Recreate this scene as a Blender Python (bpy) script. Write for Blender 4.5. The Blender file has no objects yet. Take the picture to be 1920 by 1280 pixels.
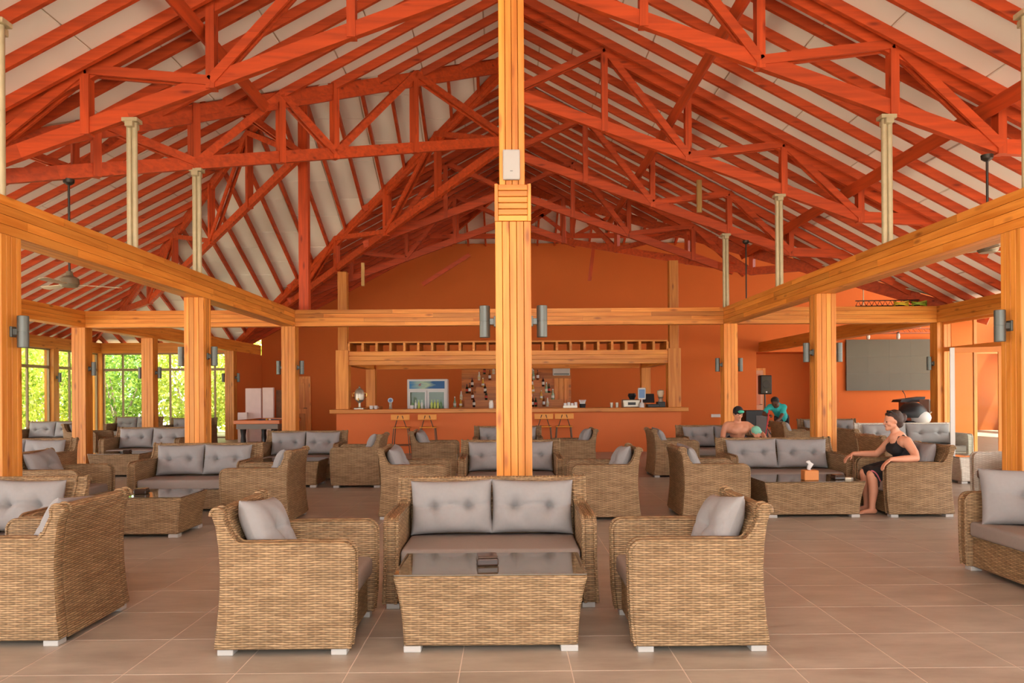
import bpy, bmesh, math, random
from mathutils import Vector, Matrix
random.seed(7)
S = bpy.context.scene
COL = S.collection
PI = math.pi

# ------------------------------------------------------------------ camera
FPX, VH, YAW, ROLL, CAMH = 1463.0, 738.0, 0.0062, 0.0066, 1.4876
cd = bpy.data.cameras.new('camera'); cam = bpy.data.objects.new('camera', cd); COL.objects.link(cam)
cd.sensor_width = 36.0; cd.lens = 36.0 * FPX / 1920.0
cd.shift_y = (VH - 640.0) / 1920.0; cd.shift_x = -0.65 / 1920.0
cd.clip_end = 300
_F = Vector((math.sin(YAW), math.cos(YAW), 0)); _R = Vector((math.cos(YAW), -math.sin(YAW), 0)); _U = Vector((0, 0, 1))
_R2 = _R * math.cos(ROLL) - _U * math.sin(ROLL); _U2 = _R * math.sin(ROLL) + _U * math.cos(ROLL)
_M = Matrix.Identity(4)
for i in range(3):
    _M[i][0] = _R2[i]; _M[i][1] = _U2[i]; _M[i][2] = -_F[i]
_M[2][3] = CAMH
cam.matrix_world = _M
S.camera = cam

# ------------------------------------------------------------------ world, sun, exposure
w = bpy.data.worlds.new('world'); S.world = w; w.use_nodes = True
bg = w.node_tree.nodes['Background']; bg.inputs[0].default_value = (1.0, 0.985, 0.97, 1); bg.inputs[1].default_value = 2.6
sd = bpy.data.lights.new('sun', 'SUN'); sd.energy = 8.0; sd.angle = 0.02; sd.color = (1.0, 0.95, 0.86)
sun = bpy.data.objects.new('sun', sd); COL.objects.link(sun); sun.rotation_euler = Vector((-0.42, 0.12, -0.9)).to_track_quat('-Z', 'Y').to_euler()
S.view_settings.view_transform = 'Standard'; S.view_settings.look = 'None'; S.view_settings.gamma = 1.0
S.view_settings.use_curve_mapping = False
S.view_settings.exposure = 1.22
S.cycles.use_denoising = True
S.cycles.max_bounces = 7; S.cycles.diffuse_bounces = 5; S.cycles.glossy_bounces = 2; S.cycles.transparent_max_bounces = 10
S.cycles.use_adaptive_sampling = True; S.cycles.adaptive_threshold = 0.05; S.cycles.adaptive_min_samples = 16
S.cycles.sample_clamp_indirect = 6.0
def portal(name, loc, rot, sx, sy):
    l = bpy.data.lights.new(name, 'AREA'); l.shape = 'RECTANGLE'; l.size = sx; l.size_y = sy; l.cycles.is_portal = True
    o = bpy.data.objects.new(name, l); COL.objects.link(o); o.location = loc; o.rotation_euler = rot
portal('daylight_front', (0, -6.2, 1.8), (-PI / 2, 0, PI), 19.5, 3.6)
portal('daylight_right', (10.2, 4, 1.7), (0, PI / 2, 0), 3.4, 20)
portal('daylight_left', (-10.1, 0.4, 1.7), (0, -PI / 2, 0), 3.4, 12.4)
portal('daylight_wing', (-14.9, 17, 1.6), (0, -PI / 2, 0), 3.2, 21)
portal('daylight_wing_near', (-12.2, 6.4, 1.6), (-PI / 2, 0, PI), 4.4, 3.2)
portal('daylight_wing_far', (-11.9, 28.0, 1.6), (PI / 2, 0, PI), 5, 3.0)
portal('daylight_right_wing', (19.2, 23, 3.6), (0, PI / 2, 0), 6.6, 13)

# ------------------------------------------------------------------ material helpers
def srgb(r, g, b):
    f = lambda c: c / 12.92 if c <= 0.04045 else ((c + 0.055) / 1.055) ** 2.4
    return (f(r / 255.0), f(g / 255.0), f(b / 255.0), 1)
def new_mat(name):
    m = bpy.data.materials.new(name); m.use_nodes = True
    nt = m.node_tree; b = nt.nodes['Principled BSDF']
    return m, nt, b
def N(nt, t, **kw):
    n = nt.nodes.new(t)
    for k, v in kw.items(): setattr(n, k, v)
    return n
def plain(name, col, rough=0.6, metal=0.0, var=0.08, scale=6.0, bump=0.0, spec=0.5):
    m, nt, b = new_mat(name)
    tc = N(nt, 'ShaderNodeTexCoord'); no = N(nt, 'ShaderNodeTexNoise'); no.inputs['Scale'].default_value = scale; no.inputs['Detail'].default_value = 5
    nt.links.new(tc.outputs['Object'], no.inputs['Vector'])
    mx = N(nt, 'ShaderNodeMix', data_type='RGBA')
    mx.inputs[6].default_value = tuple(c * (1 - var) for c in col[:3]) + (1,)
    mx.inputs[7].default_value = tuple(min(1, c * (1 + var)) for c in col[:3]) + (1,)
    nt.links.new(no.outputs[0], mx.inputs[0]); nt.links.new(mx.outputs[2], b.inputs['Base Color'])
    b.inputs['Roughness'].default_value = rough; b.inputs['Metallic'].default_value = metal; b.inputs['Specular IOR Level'].default_value = spec
    if bump:
        bp = N(nt, 'ShaderNodeBump'); bp.inputs['Strength'].default_value = bump; bp.inputs['Distance'].default_value = 0.01
        n2 = N(nt, 'ShaderNodeTexNoise'); n2.inputs['Scale'].default_value = scale * 12; nt.links.new(tc.outputs['Object'], n2.inputs['Vector'])
        nt.links.new(n2.outputs[0], bp.inputs['Height']); nt.links.new(bp.outputs[0], b.inputs['Normal'])
    return m
def wood(name, c1, c2, cdark, axis, rough=0.42, knots=True, rnd=0.25, spec=0.4):
    m, nt, b = new_mat(name)
    tc = N(nt, 'ShaderNodeTexCoord'); mp = N(nt, 'ShaderNodeMapping')
    sc = [9, 9, 9]; sc['xyz'.index(axis)] = 0.55
    mp.inputs['Scale'].default_value = sc
    oi = N(nt, 'ShaderNodeObjectInfo')
    ml = N(nt, 'ShaderNodeMath', operation='MULTIPLY'); ml.inputs[1].default_value = 37.0
    nt.links.new(oi.outputs['Random'], ml.inputs[0])
    cb = N(nt, 'ShaderNodeCombineXYZ')
    for i in range(3): nt.links.new(ml.outputs[0], cb.inputs[i])
    nt.links.new(cb.outputs[0], mp.inputs['Location'])
    nt.links.new(tc.outputs['Object'], mp.inputs['Vector'])
    no = N(nt, 'ShaderNodeTexNoise'); no.inputs['Scale'].default_value = 1.6; no.inputs['Detail'].default_value = 7; no.inputs['Distortion'].default_value = 0.5
    nt.links.new(mp.outputs[0], no.inputs['Vector'])
    rp = N(nt, 'ShaderNodeValToRGB'); e = rp.color_ramp.elements
    e[0].position = 0.33; e[0].color = c2; e[1].position = 0.62; e[1].color = c1
    nt.links.new(no.outputs[0], rp.inputs[0]); out = rp.outputs[0]
    if knots:
        m2 = N(nt, 'ShaderNodeMapping'); s2 = [5.2, 5.2, 5.2]; s2['xyz'.index(axis)] = 1.5
        m2.inputs['Scale'].default_value = s2; nt.links.new(cb.outputs[0], m2.inputs['Location']); nt.links.new(tc.outputs['Object'], m2.inputs['Vector'])
        vo = N(nt, 'ShaderNodeTexVoronoi'); vo.inputs['Scale'].default_value = 1.0; nt.links.new(m2.outputs[0], vo.inputs['Vector'])
        r2 = N(nt, 'ShaderNodeValToRGB'); e2 = r2.color_ramp.elements; e2[0].position = 0.05; e2[0].color = (1, 1, 1, 1); e2[1].position = 0.17; e2[1].color = (0, 0, 0, 1)
        nt.links.new(vo.outputs['Distance'], r2.inputs[0])
        mk = N(nt, 'ShaderNodeMix', data_type='RGBA'); mk.inputs[7].default_value = cdark
        mu = N(nt, 'ShaderNodeMath', operation='MULTIPLY'); mu.inputs[1].default_value = 0.75
        nt.links.new(r2.outputs[0], mu.inputs[0]); nt.links.new(mu.outputs[0], mk.inputs[0]); nt.links.new(out, mk.inputs[6]); out = mk.outputs[2]
    hv = N(nt, 'ShaderNodeHueSaturation')
    mr = N(nt, 'ShaderNodeMapRange'); mr.inputs[3].default_value = 1 - rnd; mr.inputs[4].default_value = 1 + rnd * 0.6
    nt.links.new(oi.outputs['Random'], mr.inputs[0]); nt.links.new(mr.outputs[0], hv.inputs['Value']); nt.links.new(out, hv.inputs['Color'])
    nt.links.new(hv.outputs[0], b.inputs['Base Color'])
    b.inputs['Roughness'].default_value = rough; b.inputs['Specular IOR Level'].default_value = spec
    bp = N(nt, 'ShaderNodeBump'); bp.inputs['Strength'].default_value = 0.12; bp.inputs['Distance'].default_value = 0.01
    nt.links.new(no.outputs[0], bp.inputs['Height']); nt.links.new(bp.outputs[0], b.inputs['Normal'])
    return m
def wicker(name, c1, c2, cm):
    """horizontal strands woven over and under upright ribs"""
    m, nt, b = new_mat(name); RW, RB = 0.0135, 0.092
    uv = N(nt, 'ShaderNodeUVMap'); sep = N(nt, 'ShaderNodeSeparateXYZ'); nt.links.new(uv.outputs[0], sep.inputs[0])
    def M(op, a, bb=None, c=None):
        n = N(nt, 'ShaderNodeMath', operation=op)
        for i, q in enumerate((a, bb, c)):
            if q is None: continue
            if isinstance(q, (int, float)): n.inputs[i].default_value = q
            else: nt.links.new(q, n.inputs[i])
        return n.outputs[0]
    tc = N(nt, 'ShaderNodeTexCoord'); no = N(nt, 'ShaderNodeTexNoise'); no.inputs['Scale'].default_value = 3.5; no.inputs['Detail'].default_value = 4
    nt.links.new(tc.outputs['Object'], no.inputs['Vector'])
    wob = M('MULTIPLY', M('SUBTRACT', no.outputs[0], 0.5), 0.02)
    v = M('DIVIDE', M('ADD', sep.outputs[1], wob), RW); u = M('DIVIDE', sep.outputs[0], RB)
    row = M('FLOOR', v); par = M('MULTIPLY', M('FLOORED_MODULO', row, 2.0), 0.5)
    strand = M('POWER', M('ABSOLUTE', M('SINE', M('MULTIPLY', v, PI))), 0.6)
    bulge = M('ABSOLUTE', M('SINE', M('MULTIPLY', M('ADD', u, par), PI)))
    rib = M('POWER', M('ABSOLUTE', M('COSINE', M('MULTIPLY', u, 2 * PI))), 8.0)
    hgt = M('MULTIPLY', strand, M('MULTIPLY_ADD', bulge, 0.65, 0.35))
    wn_ = N(nt, 'ShaderNodeTexWhiteNoise', noise_dimensions='2D'); cb = N(nt, 'ShaderNodeCombineXYZ')
    nt.links.new(row, cb.inputs[0]); nt.links.new(M('FLOOR', M('MULTIPLY_ADD', par, 1.0, u)), cb.inputs[1]); nt.links.new(cb.outputs[0], wn_.inputs[0])
    mx = N(nt, 'ShaderNodeMix', data_type='RGBA'); mx.inputs[6].default_value = c2; mx.inputs[7].default_value = c1; nt.links.new(wn_.outputs[0], mx.inputs[0])
    dk = N(nt, 'ShaderNodeMix', data_type='RGBA'); dk.inputs[6].default_value = cm; nt.links.new(mx.outputs[2], dk.inputs[7])
    nt.links.new(M('MINIMUM', M('ADD', M('MULTIPLY', hgt, 1.15), M('MULTIPLY', rib, 0.34)), 1.0), dk.inputs[0])
    mr = N(nt, 'ShaderNodeMapRange'); mr.inputs[3].default_value = 0.78; mr.inputs[4].default_value = 1.22; nt.links.new(no.outputs[0], mr.inputs[0])
    hv = N(nt, 'ShaderNodeHueSaturation'); nt.links.new(mr.outputs[0], hv.inputs['Value']); nt.links.new(dk.outputs[2], hv.inputs['Color'])
    nt.links.new(hv.outputs[0], b.inputs['Base Color'])
    bp = N(nt, 'ShaderNodeBump'); bp.inputs['Strength'].default_value = 0.7; bp.inputs['Distance'].default_value = 0.006
    nt.links.new(hgt, bp.inputs['Height']); nt.links.new(bp.outputs[0], b.inputs['Normal'])
    b.inputs['Roughness'].default_value = 0.55; b.inputs['Specular IOR Level'].default_value = 0.35
    return m
def glass_pane(name, tint=(0.93, 0.96, 0.95, 1), refl=0.12):
    m = bpy.data.materials.new(name); m.use_nodes = True; nt = m.node_tree
    for n in list(nt.nodes):
        if n.type != 'OUTPUT_MATERIAL': nt.nodes.remove(n)
    out = [n for n in nt.nodes if n.type == 'OUTPUT_MATERIAL'][0]
    t = N(nt, 'ShaderNodeBsdfTransparent'); t.inputs[0].default_value = tint
    g = N(nt, 'ShaderNodeBsdfGlossy'); g.inputs['Roughness'].default_value = 0.02
    lw = N(nt, 'ShaderNodeLayerWeight'); lw.inputs[0].default_value = refl
    gm = N(nt, 'ShaderNodeNewGeometry'); fm = N(nt, 'ShaderNodeMath', operation='SUBTRACT'); fm.use_clamp = True
    nt.links.new(lw.outputs['Fresnel'], fm.inputs[0]); nt.links.new(gm.outputs['Backfacing'], fm.inputs[1])
    mx = N(nt, 'ShaderNodeMixShader'); nt.links.new(fm.outputs[0], mx.inputs[0]); nt.links.new(t.outputs[0], mx.inputs[1]); nt.links.new(g.outputs[0], mx.inputs[2])
    nt.links.new(mx.outputs[0], out.inputs[0])
    return m

O1, O2, OD = srgb(232, 152, 64), srgb(206, 120, 38), srgb(140, 70, 20)
WZ = wood('pine_boards_upright', O1, O2, OD, 'z'); WX = wood('pine_boards_across', O1, O2, OD, 'x'); WY = wood('pine_boards_along', O1, O2, OD, 'y')
R1, R2, RD = srgb(204, 79, 34), srgb(172, 65, 28), srgb(106, 30, 16)
RX = wood('red_stained_wood_across', R1, R2, RD, 'x', rough=0.5, rnd=0.14); RY = wood('red_stained_wood_along', R1, R2, RD, 'y', rough=0.5, rnd=0.14); RZ = wood('red_stained_wood_upright', R1, R2, RD, 'z', rough=0.5, rnd=0.14)
RAWZ = wood('raw_pine_board', srgb(214, 176, 112), srgb(190, 146, 84), srgb(120, 80, 40), 'z', knots=False)
WICK = wicker('tan_wicker', srgb(172, 140, 102), srgb(140, 110, 76), srgb(58, 42, 26))
WICKW = wicker('white_wicker', srgb(226, 218, 204), srgb(204, 194, 178), srgb(150, 138, 120))
CUSH = plain('grey_fabric', srgb(150, 146, 144), 0.95, var=0.06, scale=40, bump=0.35, spec=0.1)
SEATF = plain('taupe_seat_fabric', srgb(146, 134, 126), 0.95, var=0.05, scale=40, bump=0.3, spec=0.1)
FOOT = plain('pale_metal_foot', srgb(172, 168, 162), 0.4, 0.0, 0.03)
WALL = plain('orange_wall_paint', srgb(206, 108, 50), 0.75, var=0.05, scale=1.2, spec=0.2)
PANEL = plain('white_ceiling_board', srgb(238, 234, 226), 0.9, var=0.05, scale=1.0, spec=0.1)
SEAM = plain('ceiling_backing', srgb(206, 190, 170), 0.95, var=0.05)
GROUT = plain('pale_grout', srgb(216, 200, 184), 0.9)
STEEL = plain('galvanised_post', srgb(186, 172, 138), 0.45, 0.25, 0.22, 9)
GREY = plain('grey_lamp_metal', srgb(94, 98, 94), 0.4, 0.4, 0.06)
WHITE = plain('white_enamel', srgb(206, 203, 199), 0.4, var=0.03)
BLACK = plain('black_plastic', srgb(24, 24, 26), 0.45, var=0.1)
DARKM = plain('dark_metal', srgb(60, 52, 46), 0.4, 0.5)
ALU = plain('bronze_window_frame', srgb(140, 116, 88), 0.45, 0.2, 0.05)
SCREEN = plain('grey_led_screen', srgb(88, 86, 74), 0.55, var=0.06, scale=3)
GLASS = glass_pane('window_glass')
def tile_material():
    m, nt, b = new_mat('taupe_floor_tile')
    tc = N(nt, 'ShaderNodeTexCoord'); no = N(nt, 'ShaderNodeTexNoise'); no.inputs['Scale'].default_value = 2.4; no.inputs['Detail'].default_value = 8; no.inputs['Roughness'].default_value = 0.65
    gm = N(nt, 'ShaderNodeNewGeometry'); mp = N(nt, 'ShaderNodeMapping'); mp.inputs['Scale'].default_value = (0.7, 2.0, 1)
    nt.links.new(gm.outputs['Position'], mp.inputs[0]); nt.links.new(mp.outputs[0], no.inputs['Vector'])
    rp = N(nt, 'ShaderNodeValToRGB'); e = rp.color_ramp.elements
    e[0].position = 0.3; e[0].color = srgb(142, 130, 116); e[1].position = 0.72; e[1].color = srgb(178, 167, 151)
    nt.links.new(no.outputs[0], rp.inputs[0]); nt.links.new(rp.outputs[0], b.inputs['Base Color'])
    b.inputs['Roughness'].default_value = 0.36; b.inputs['Specular IOR Level'].default_value = 0.45
    r3 = N(nt, 'ShaderNodeMapRange'); r3.inputs[3].default_value = 0.28; r3.inputs[4].default_value = 0.5
    nt.links.new(no.outputs[0], r3.inputs[0]); nt.links.new(r3.outputs[0], b.inputs['Roughness'])
    return m
TILE = tile_material()
def table_glass():
    m, nt, b = new_mat('smoked_table_glass')
    b.inputs['Base Color'].default_value = srgb(96, 84, 66); b.inputs['Roughness'].default_value = 0.03; b.inputs['IOR'].default_value = 1.75
    b.inputs['Specular IOR Level'].default_value = 0.8
    return m
TGLASS = table_glass()

# ------------------------------------------------------------------ mesh helpers
class MB:
    def __init__(s): s.v = []; s.f = []
    def add(s, vs, fs):
        n = len(s.v); s.v += [tuple(v) for v in vs]; s.f += [tuple(i + n for i in f) for f in fs]; return s
    def box(s, x0, x1, y0, y1, z0, z1):
        return s.add([(x0, y0, z0), (x1, y0, z0), (x1, y1, z0), (x0, y1, z0), (x0, y0, z1), (x1, y0, z1), (x1, y1, z1), (x0, y1, z1)],
                     [(0, 3, 2, 1), (4, 5, 6, 7), (0, 1, 5, 4), (1, 2, 6, 5), (2, 3, 7, 6), (3, 0, 4, 7)])
    def hexa(s, p):      # eight corners, bottom loop then top loop
        return s.add(p, [(0, 3, 2, 1), (4, 5, 6, 7), (0, 1, 5, 4), (1, 2, 6, 5), (2, 3, 7, 6), (3, 0, 4, 7)])
    def plank(s, a, b, side, t, d):     # bar from a to b, thickness t along side, depth d across
        a, b = Vector(a), Vector(b); ax = (b - a).normalized(); sd = Vector(side); sd = (sd - ax * sd.dot(ax)).normalized(); up = ax.cross(sd)
        P = []
        for c in (a, b):
            for i, j in ((-1, -1), (1, -1), (1, 1), (-1, 1)): P.append(c + sd * (i * t / 2) + up * (j * d / 2))
        return s.hexa(P)
    def prism(s, prof, y0, y1, flip=False):   # profile in x,z pushed along y
        n = len(prof); vs = [(x, y0, z) for x, z in prof] + [(x, y1, z) for x, z in prof]
        fs = [tuple(range(n)), tuple(reversed(range(n, 2 * n)))] + [(i, i + n, (i + 1) % n + n, (i + 1) % n) for i in range(n)]
        return s.add(vs, fs)
    def tube(s, pts, r, n=8, caps=True):
        pts = [Vector(p) for p in pts]; rs = r if isinstance(r, (list, tuple)) else [r] * len(pts)
        rings = []; prev = None
        for i, p in enumerate(pts):
            d = (pts[min(i + 1, len(pts) - 1)] - pts[max(i - 1, 0)]).normalized()
            if prev is None: prev = d.orthogonal().normalized()
            u = (prev - d * prev.dot(d)).normalized(); v = d.cross(u); prev = u
            rings.append([p + (u * math.cos(2 * PI * k / n) + v * math.sin(2 * PI * k / n)) * rs[i] for k in range(n)])
        vs = [q for R in rings for q in R]; fs = []
        for i in range(len(rings) - 1):
            for k in range(n): fs.append((i * n + k, i * n + (k + 1) % n, (i + 1) * n + (k + 1) % n, (i + 1) * n + k))
        if caps: fs += [tuple(reversed(range(n))), tuple(range((len(rings) - 1) * n, len(rings) * n))]
        return s.add(vs, fs)
    def lathe(s, prof, c=(0, 0, 0), n=16):
        vs = [(c[0] + r * math.cos(2 * PI * k / n), c[1] + r * math.sin(2 * PI * k / n), c[2] + z) for r, z in prof for k in range(n)]
        fs = []
        for i in range(len(prof) - 1):
            for k in range(n): fs.append((i * n + k, i * n + (k + 1) % n, (i + 1) * n + (k + 1) % n, (i + 1) * n + k))
        fs += [tuple(reversed(range(n))), tuple(range((len(prof) - 1) * n, len(prof) * n))]
        return s.add(vs, fs)
    def blob(s, c, rx, ry, rz, n=12, fn=None):
        vs = []; fs = []
        for i in range(n + 1):
            th = PI * i / n
            for k in range(2 * n):
                ph = PI * k / n
                d = Vector((math.sin(th) * math.cos(ph), math.sin(th) * math.sin(ph), math.cos(th)))
                q = Vector((d.x * rx, d.y * ry, d.z * rz))
                if fn: q = fn(d, q)
                vs.append(Vector(c) + q)
        m = 2 * n
        for i in range(n):
            for k in range(m): fs.append((i * m + k, (i + 1) * m + k, (i + 1) * m + (k + 1) % m, i * m + (k + 1) % m))
        return s.add(vs, fs)
    def mesh(s, name, mat, bevel=0.0, smooth=None, uv=False, seg=1):
        me = bpy.data.meshes.new(name); me.from_pydata([tuple(v) for v in s.v], [], s.f)
        bm = bmesh.new(); bm.from_mesh(me)
        bmesh.ops.remove_doubles(bm, verts=bm.verts, dist=1e-6)
        bmesh.ops.dissolve_degenerate(bm, dist=1e-6, edges=bm.edges)
        bmesh.ops.recalc_face_normals(bm, faces=bm.faces)
        if bevel:
            es = [e for e in bm.edges if len(e.link_faces) == 2 and e.calc_face_angle(0) > 0.6]
            bmesh.ops.bevel(bm, geom=es, offset=bevel, segments=seg, affect='EDGES', profile=0.5)
        bm.to_mesh(me); bm.free()
        if uv:
            ul = me.uv_layers.new(name='UVMap')
            for p in me.polygons:
                n = p.normal; a = max(range(3), key=lambda i: abs(n[i]))
                for li in p.loop_indices:
                    c = me.vertices[me.loops[li].vertex_index].co
                    ul.data[li].uv = (c.y, c.z) if a == 0 else ((c.x, c.z) if a == 1 else (c.x, c.y))
        me.materials.append(mat)
        if smooth is not None:
            for p in me.polygons: p.use_smooth = True
            me.set_sharp_from_angle(angle=math.radians(smooth))
        return me
def obj(name, me, parent=None, loc=None, rot=None):
    o = bpy.data.objects.new(name, me); COL.objects.link(o)
    if parent: o.parent = parent
    if loc: o.location = loc
    if rot: o.rotation_euler = rot
    return o
def empty(name, loc=(0, 0, 0), rz=0):
    o = bpy.data.objects.new(name, None); COL.objects.link(o); o.location = loc; o.rotation_euler = (0, 0, rz); o.empty_display_size = 0.2; return o
def tag(o, label, cat, group=None):
    o['label'] = label; o['category'] = cat
    if group: o['group'] = group
    return o
def struct(o, label=None):
    o['kind'] = 'structure'
    if label: o['label'] = label
    return o
def copy_tree(o, parent=None):
    c = o.copy(); COL.objects.link(c); c.parent = parent
    for ch in list(o.children): copy_tree(ch, c)
    return c

# ------------------------------------------------------------------ roof
XR, ZR, PM = 0.08, 8.5, 0.535
YJ, YK = 16.6, 26.1
KN, KF = 0.91, 1.15         # where the left and the right wing meet the ridge
P_LF, P_LN, P_RN, P_FAR, P_END = 0.465, 0.588, 0.575, 0.44, 0.51
XH = -4.35                    # end of the left wing's ridge
RAF_H, RAF_B, RAF_S = 0.16, 0.062, 0.65
def clip_poly(poly, a, b, c):   # keep a*x+b*y<=c
    out = []
    for i in range(len(poly)):
        p, q = poly[i], poly[(i + 1) % len(poly)]
        dp = a * p[0] + b * p[1] - c; dq = a * q[0] + b * q[1] - c
        if dp <= 0: out.append(p)
        if (dp < 0 < dq) or (dq < 0 < dp):
            t = dp / (dp - dq); out.append((p[0] + (q[0] - p[0]) * t, p[1] + (q[1] - p[1]) * t))
    return out
ceiling = struct(empty('ceiling'), 'open timber roof of red rafters and white boards')
def slope(poly, zf, gdir, along, mat_r, pu, pv, off=0.0, seamoff=0.0):
    """poly in plan; zf(x,y) underside of rafters; gdir 'x' or 'y': plan direction of the fall; rafters follow it"""
    g = 0 if gdir == 'x' else 1; a = 1 - g
    deck = MB(); n = len(poly)
    cx_ = sum(p[0] for p in poly) / n; cy_ = sum(p[1] for p in poly) / n
    big = [(x + 0.09 * (1 if x > cx_ else -1), y + 0.09 * (1 if y > cy_ else -1)) for x, y in poly]
    top = [(x, y, zf(x, y) + RAF_H + 0.035) for x, y in big]; bot = [(x, y, zf(x, y) + RAF_H + 0.02) for x, y in big]
    deck.add(bot + top, [tuple(range(n)), tuple(reversed(range(n, 2 * n)))] + [(i, i + n, (i + 1) % n + n, (i + 1) % n) for i in range(n)])
    d = obj('roof_slope', deck.mesh('roof_slope', SEAM), ceiling)
    amin, amax = min(p[a] for p in poly), max(p[a] for p in poly); gmin, gmax = min(p[g] for p in poly), max(p[g] for p in poly)
    # boards
    ua = amin + off; k = 0; gap = 0.014
    while ua < amax:
        vg = gmin - pv * (0.5 if k % 2 else 0.0) + seamoff
        while vg < gmax:
            q = poly
            for s_, lim in ((-1, -(ua + gap)), (1, ua + pu - gap)):
                ab = (s_, 0) if a == 0 else (0, s_); q = clip_poly(q, ab[0], ab[1], lim) if q else q
            for s_, lim in ((-1, -(vg + gap)), (1, vg + pv - gap)):
                ab = (s_, 0) if g == 0 else (0, s_); q = clip_poly(q, ab[0], ab[1], lim) if q else q
            if q and len(q) > 2:
                ar = abs(sum(q[i][0] * q[(i + 1) % len(q)][1] - q[(i + 1) % len(q)][0] * q[i][1] for i in range(len(q)))) / 2
                if ar > 0.03:
                    m = len(q); mb = MB()
                    mb.add([(x, y, zf(x, y) + RAF_H - 0.002) for x, y in q] + [(x, y, zf(x, y) + RAF_H + 0.022) for x, y in q],
                           [tuple(range(m)), tuple(reversed(range(m, 2 * m)))] + [(i, i + m, (i + 1) % m + m, (i + 1) % m) for i in range(m)])
                    obj('ceiling_board', mb.mesh('ceiling_board', PANEL), d)
            vg += pv
        ua += pu; k += 1
    # rafters
    ra = amin + 0.1
    while ra < amax:
        ab = (1, 0) if a == 0 else (0, 1)
        q = clip_poly(poly, ab[0], ab[1], ra + 0.01)
        q = clip_poly(q, -ab[0], -ab[1], -(ra - 0.01)) if q else q
        if q and len(q) > 2:
            g0, g1 = min(p[g] for p in q), max(p[g] for p in q)
            if g1 - g0 > 0.25:
                pts = []
                for gg in (g0, g1):
                    x, y = (gg, ra) if g == 0 else (ra, gg)
                    pts.append((x, y, zf(x, y)))
                mb = MB(); P = []
                for (x, y, z) in pts:
                    for da, dz in ((-RAF_B / 2, 0), (RAF_B / 2, 0), (RAF_B / 2, RAF_H), (-RAF_B / 2, RAF_H)):
                        P.append((x + (da if a == 0 else 0), y + (da if a == 1 else 0), z + dz))
                mb.hexa(P); obj('rafter', mb.mesh('rafter', mat_r), d)
        ra += RAF_S
    return d
YN = -6.5; XE_R = 10.3; XE_L = -10.0; YB = 29.6
yv = lambda x: YK - 0.93 * (x - XR)
slope([(XR, YN), (XE_R, YN), (XE_R, yv(XE_R)), (XR, YK)], lambda x, y: ZR - PM * (x - XR), 'x', 'y', RX, 2.4, 1.2)
slope([(XR, YN), (XR, YJ), (XE_L, YJ - KN * (XR - XE_L)), (XE_L, YN)], lambda x, y: ZR + PM * (x - XR), 'x', 'y', RX, 2.4, 1.2)
slope([(XR, YJ), (XR, YK), (XR - (YB - YK) / 1.2, YB), (XE_L, YB), (XE_L, YJ + 1.15 * (XR - XE_L))], lambda x, y: ZR + PM * (x - XR), 'x', 'y', RX, 2.4, 1.2)
slope([(XR, YJ), (XR - 9.9, YJ + 1.15 * 9.9), (-15.0, YJ + 1.15 * 9.9), (XH, YJ)], lambda x, y: ZR - P_LF * (y - YJ), 'y', 'x', RY, 1.3, 1.3, seamoff=0.3)
slope([(XR, YJ), (XH, YJ), (-14.6, YJ - KN * 9.9), (XE_L + 0.1, YJ - KN * 9.9)], lambda x, y: ZR + P_LN * (y - YJ), 'y', 'x', RY, 2.4, 1.2)
slope([(XH, YJ), (-15.0, YJ + 1.15 * 9.9), (-15.0, YJ - KN * 9.9), (-14.6, YJ - KN * 9.9)], lambda x, y: ZR + P_END * (x - XH), 'x', 'y', RX, 2.4, 1.2)
slope([(XR, YK), (19.0, YK), (19.0, YB), (XR - (YB - YK) / 1.2, YB)], lambda x, y: ZR - P_FAR * (y - YK), 'y', 'x', RY, 1.3, 1.3)
slope([(XR, YK), (XE_R, yv(XE_R)), (19.0, yv(XE_R)), (19.0, YK)], lambda x, y: ZR + P_RN * (y - YK), 'y', 'x', RY, 2.4, 1.2)
# ridge, valley and hip beams belong to the roof
def roofbar(name, a, b, t, d, mat):
    dirv = Vector(b) - Vector(a); side = Vector((dirv.y, -dirv.x, 0)) if abs(dirv.x) + abs(dirv.y) > 1e-6 else Vector((1, 0, 0))
    return obj(name, MB().plank(a, b, side, t, d).mesh(name, mat), ceiling)
roofbar('ridge_beam', (XR, YN, ZR + 0.02), (XR, YK, ZR + 0.02), 0.07, 0.24, RY)
roofbar('ridge_beam', (XR, YJ, ZR + 0.02), (XH, YJ, ZR + 0.02), 0.07, 0.24, RX)
roofbar('ridge_beam', (XR, YK, ZR + 0.02), (19, YK, ZR + 0.02), 0.07, 0.24, RX)
def val(s, ky): return (XR - s, YJ + ky * s, ZR - PM * s - 0.02)
roofbar('valley_beam', val(0, -KN), val(9.9, -KN), 0.07, 0.26, RX)
roofbar('valley_beam', val(0, 1.15), val(9.6, 1.15), 0.07, 0.26, RX)
roofbar('valley_beam', (XR, YK, ZR - 0.02), (XE_R, yv(XE_R), ZR - PM * (XE_R - XR) - 0.02), 0.07, 0.26, RX)
roofbar('hip_beam', (XH, YJ, ZR), (-15.0, YJ + 11.38, ZR - P_LF * 11.38), 0.07, 0.24, RX)
roofbar('hip_beam', (XH, YJ, ZR), (-14.6, YJ - KN * 9.9, ZR - P_LN * KN * 9.9), 0.07, 0.24, RX)
roofbar('hip_beam', (XR, YK, ZR), (XR - (YB - YK) / 1.2, YB, ZR - P_FAR * (YB - YK)), 0.07, 0.24, RX)

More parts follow.
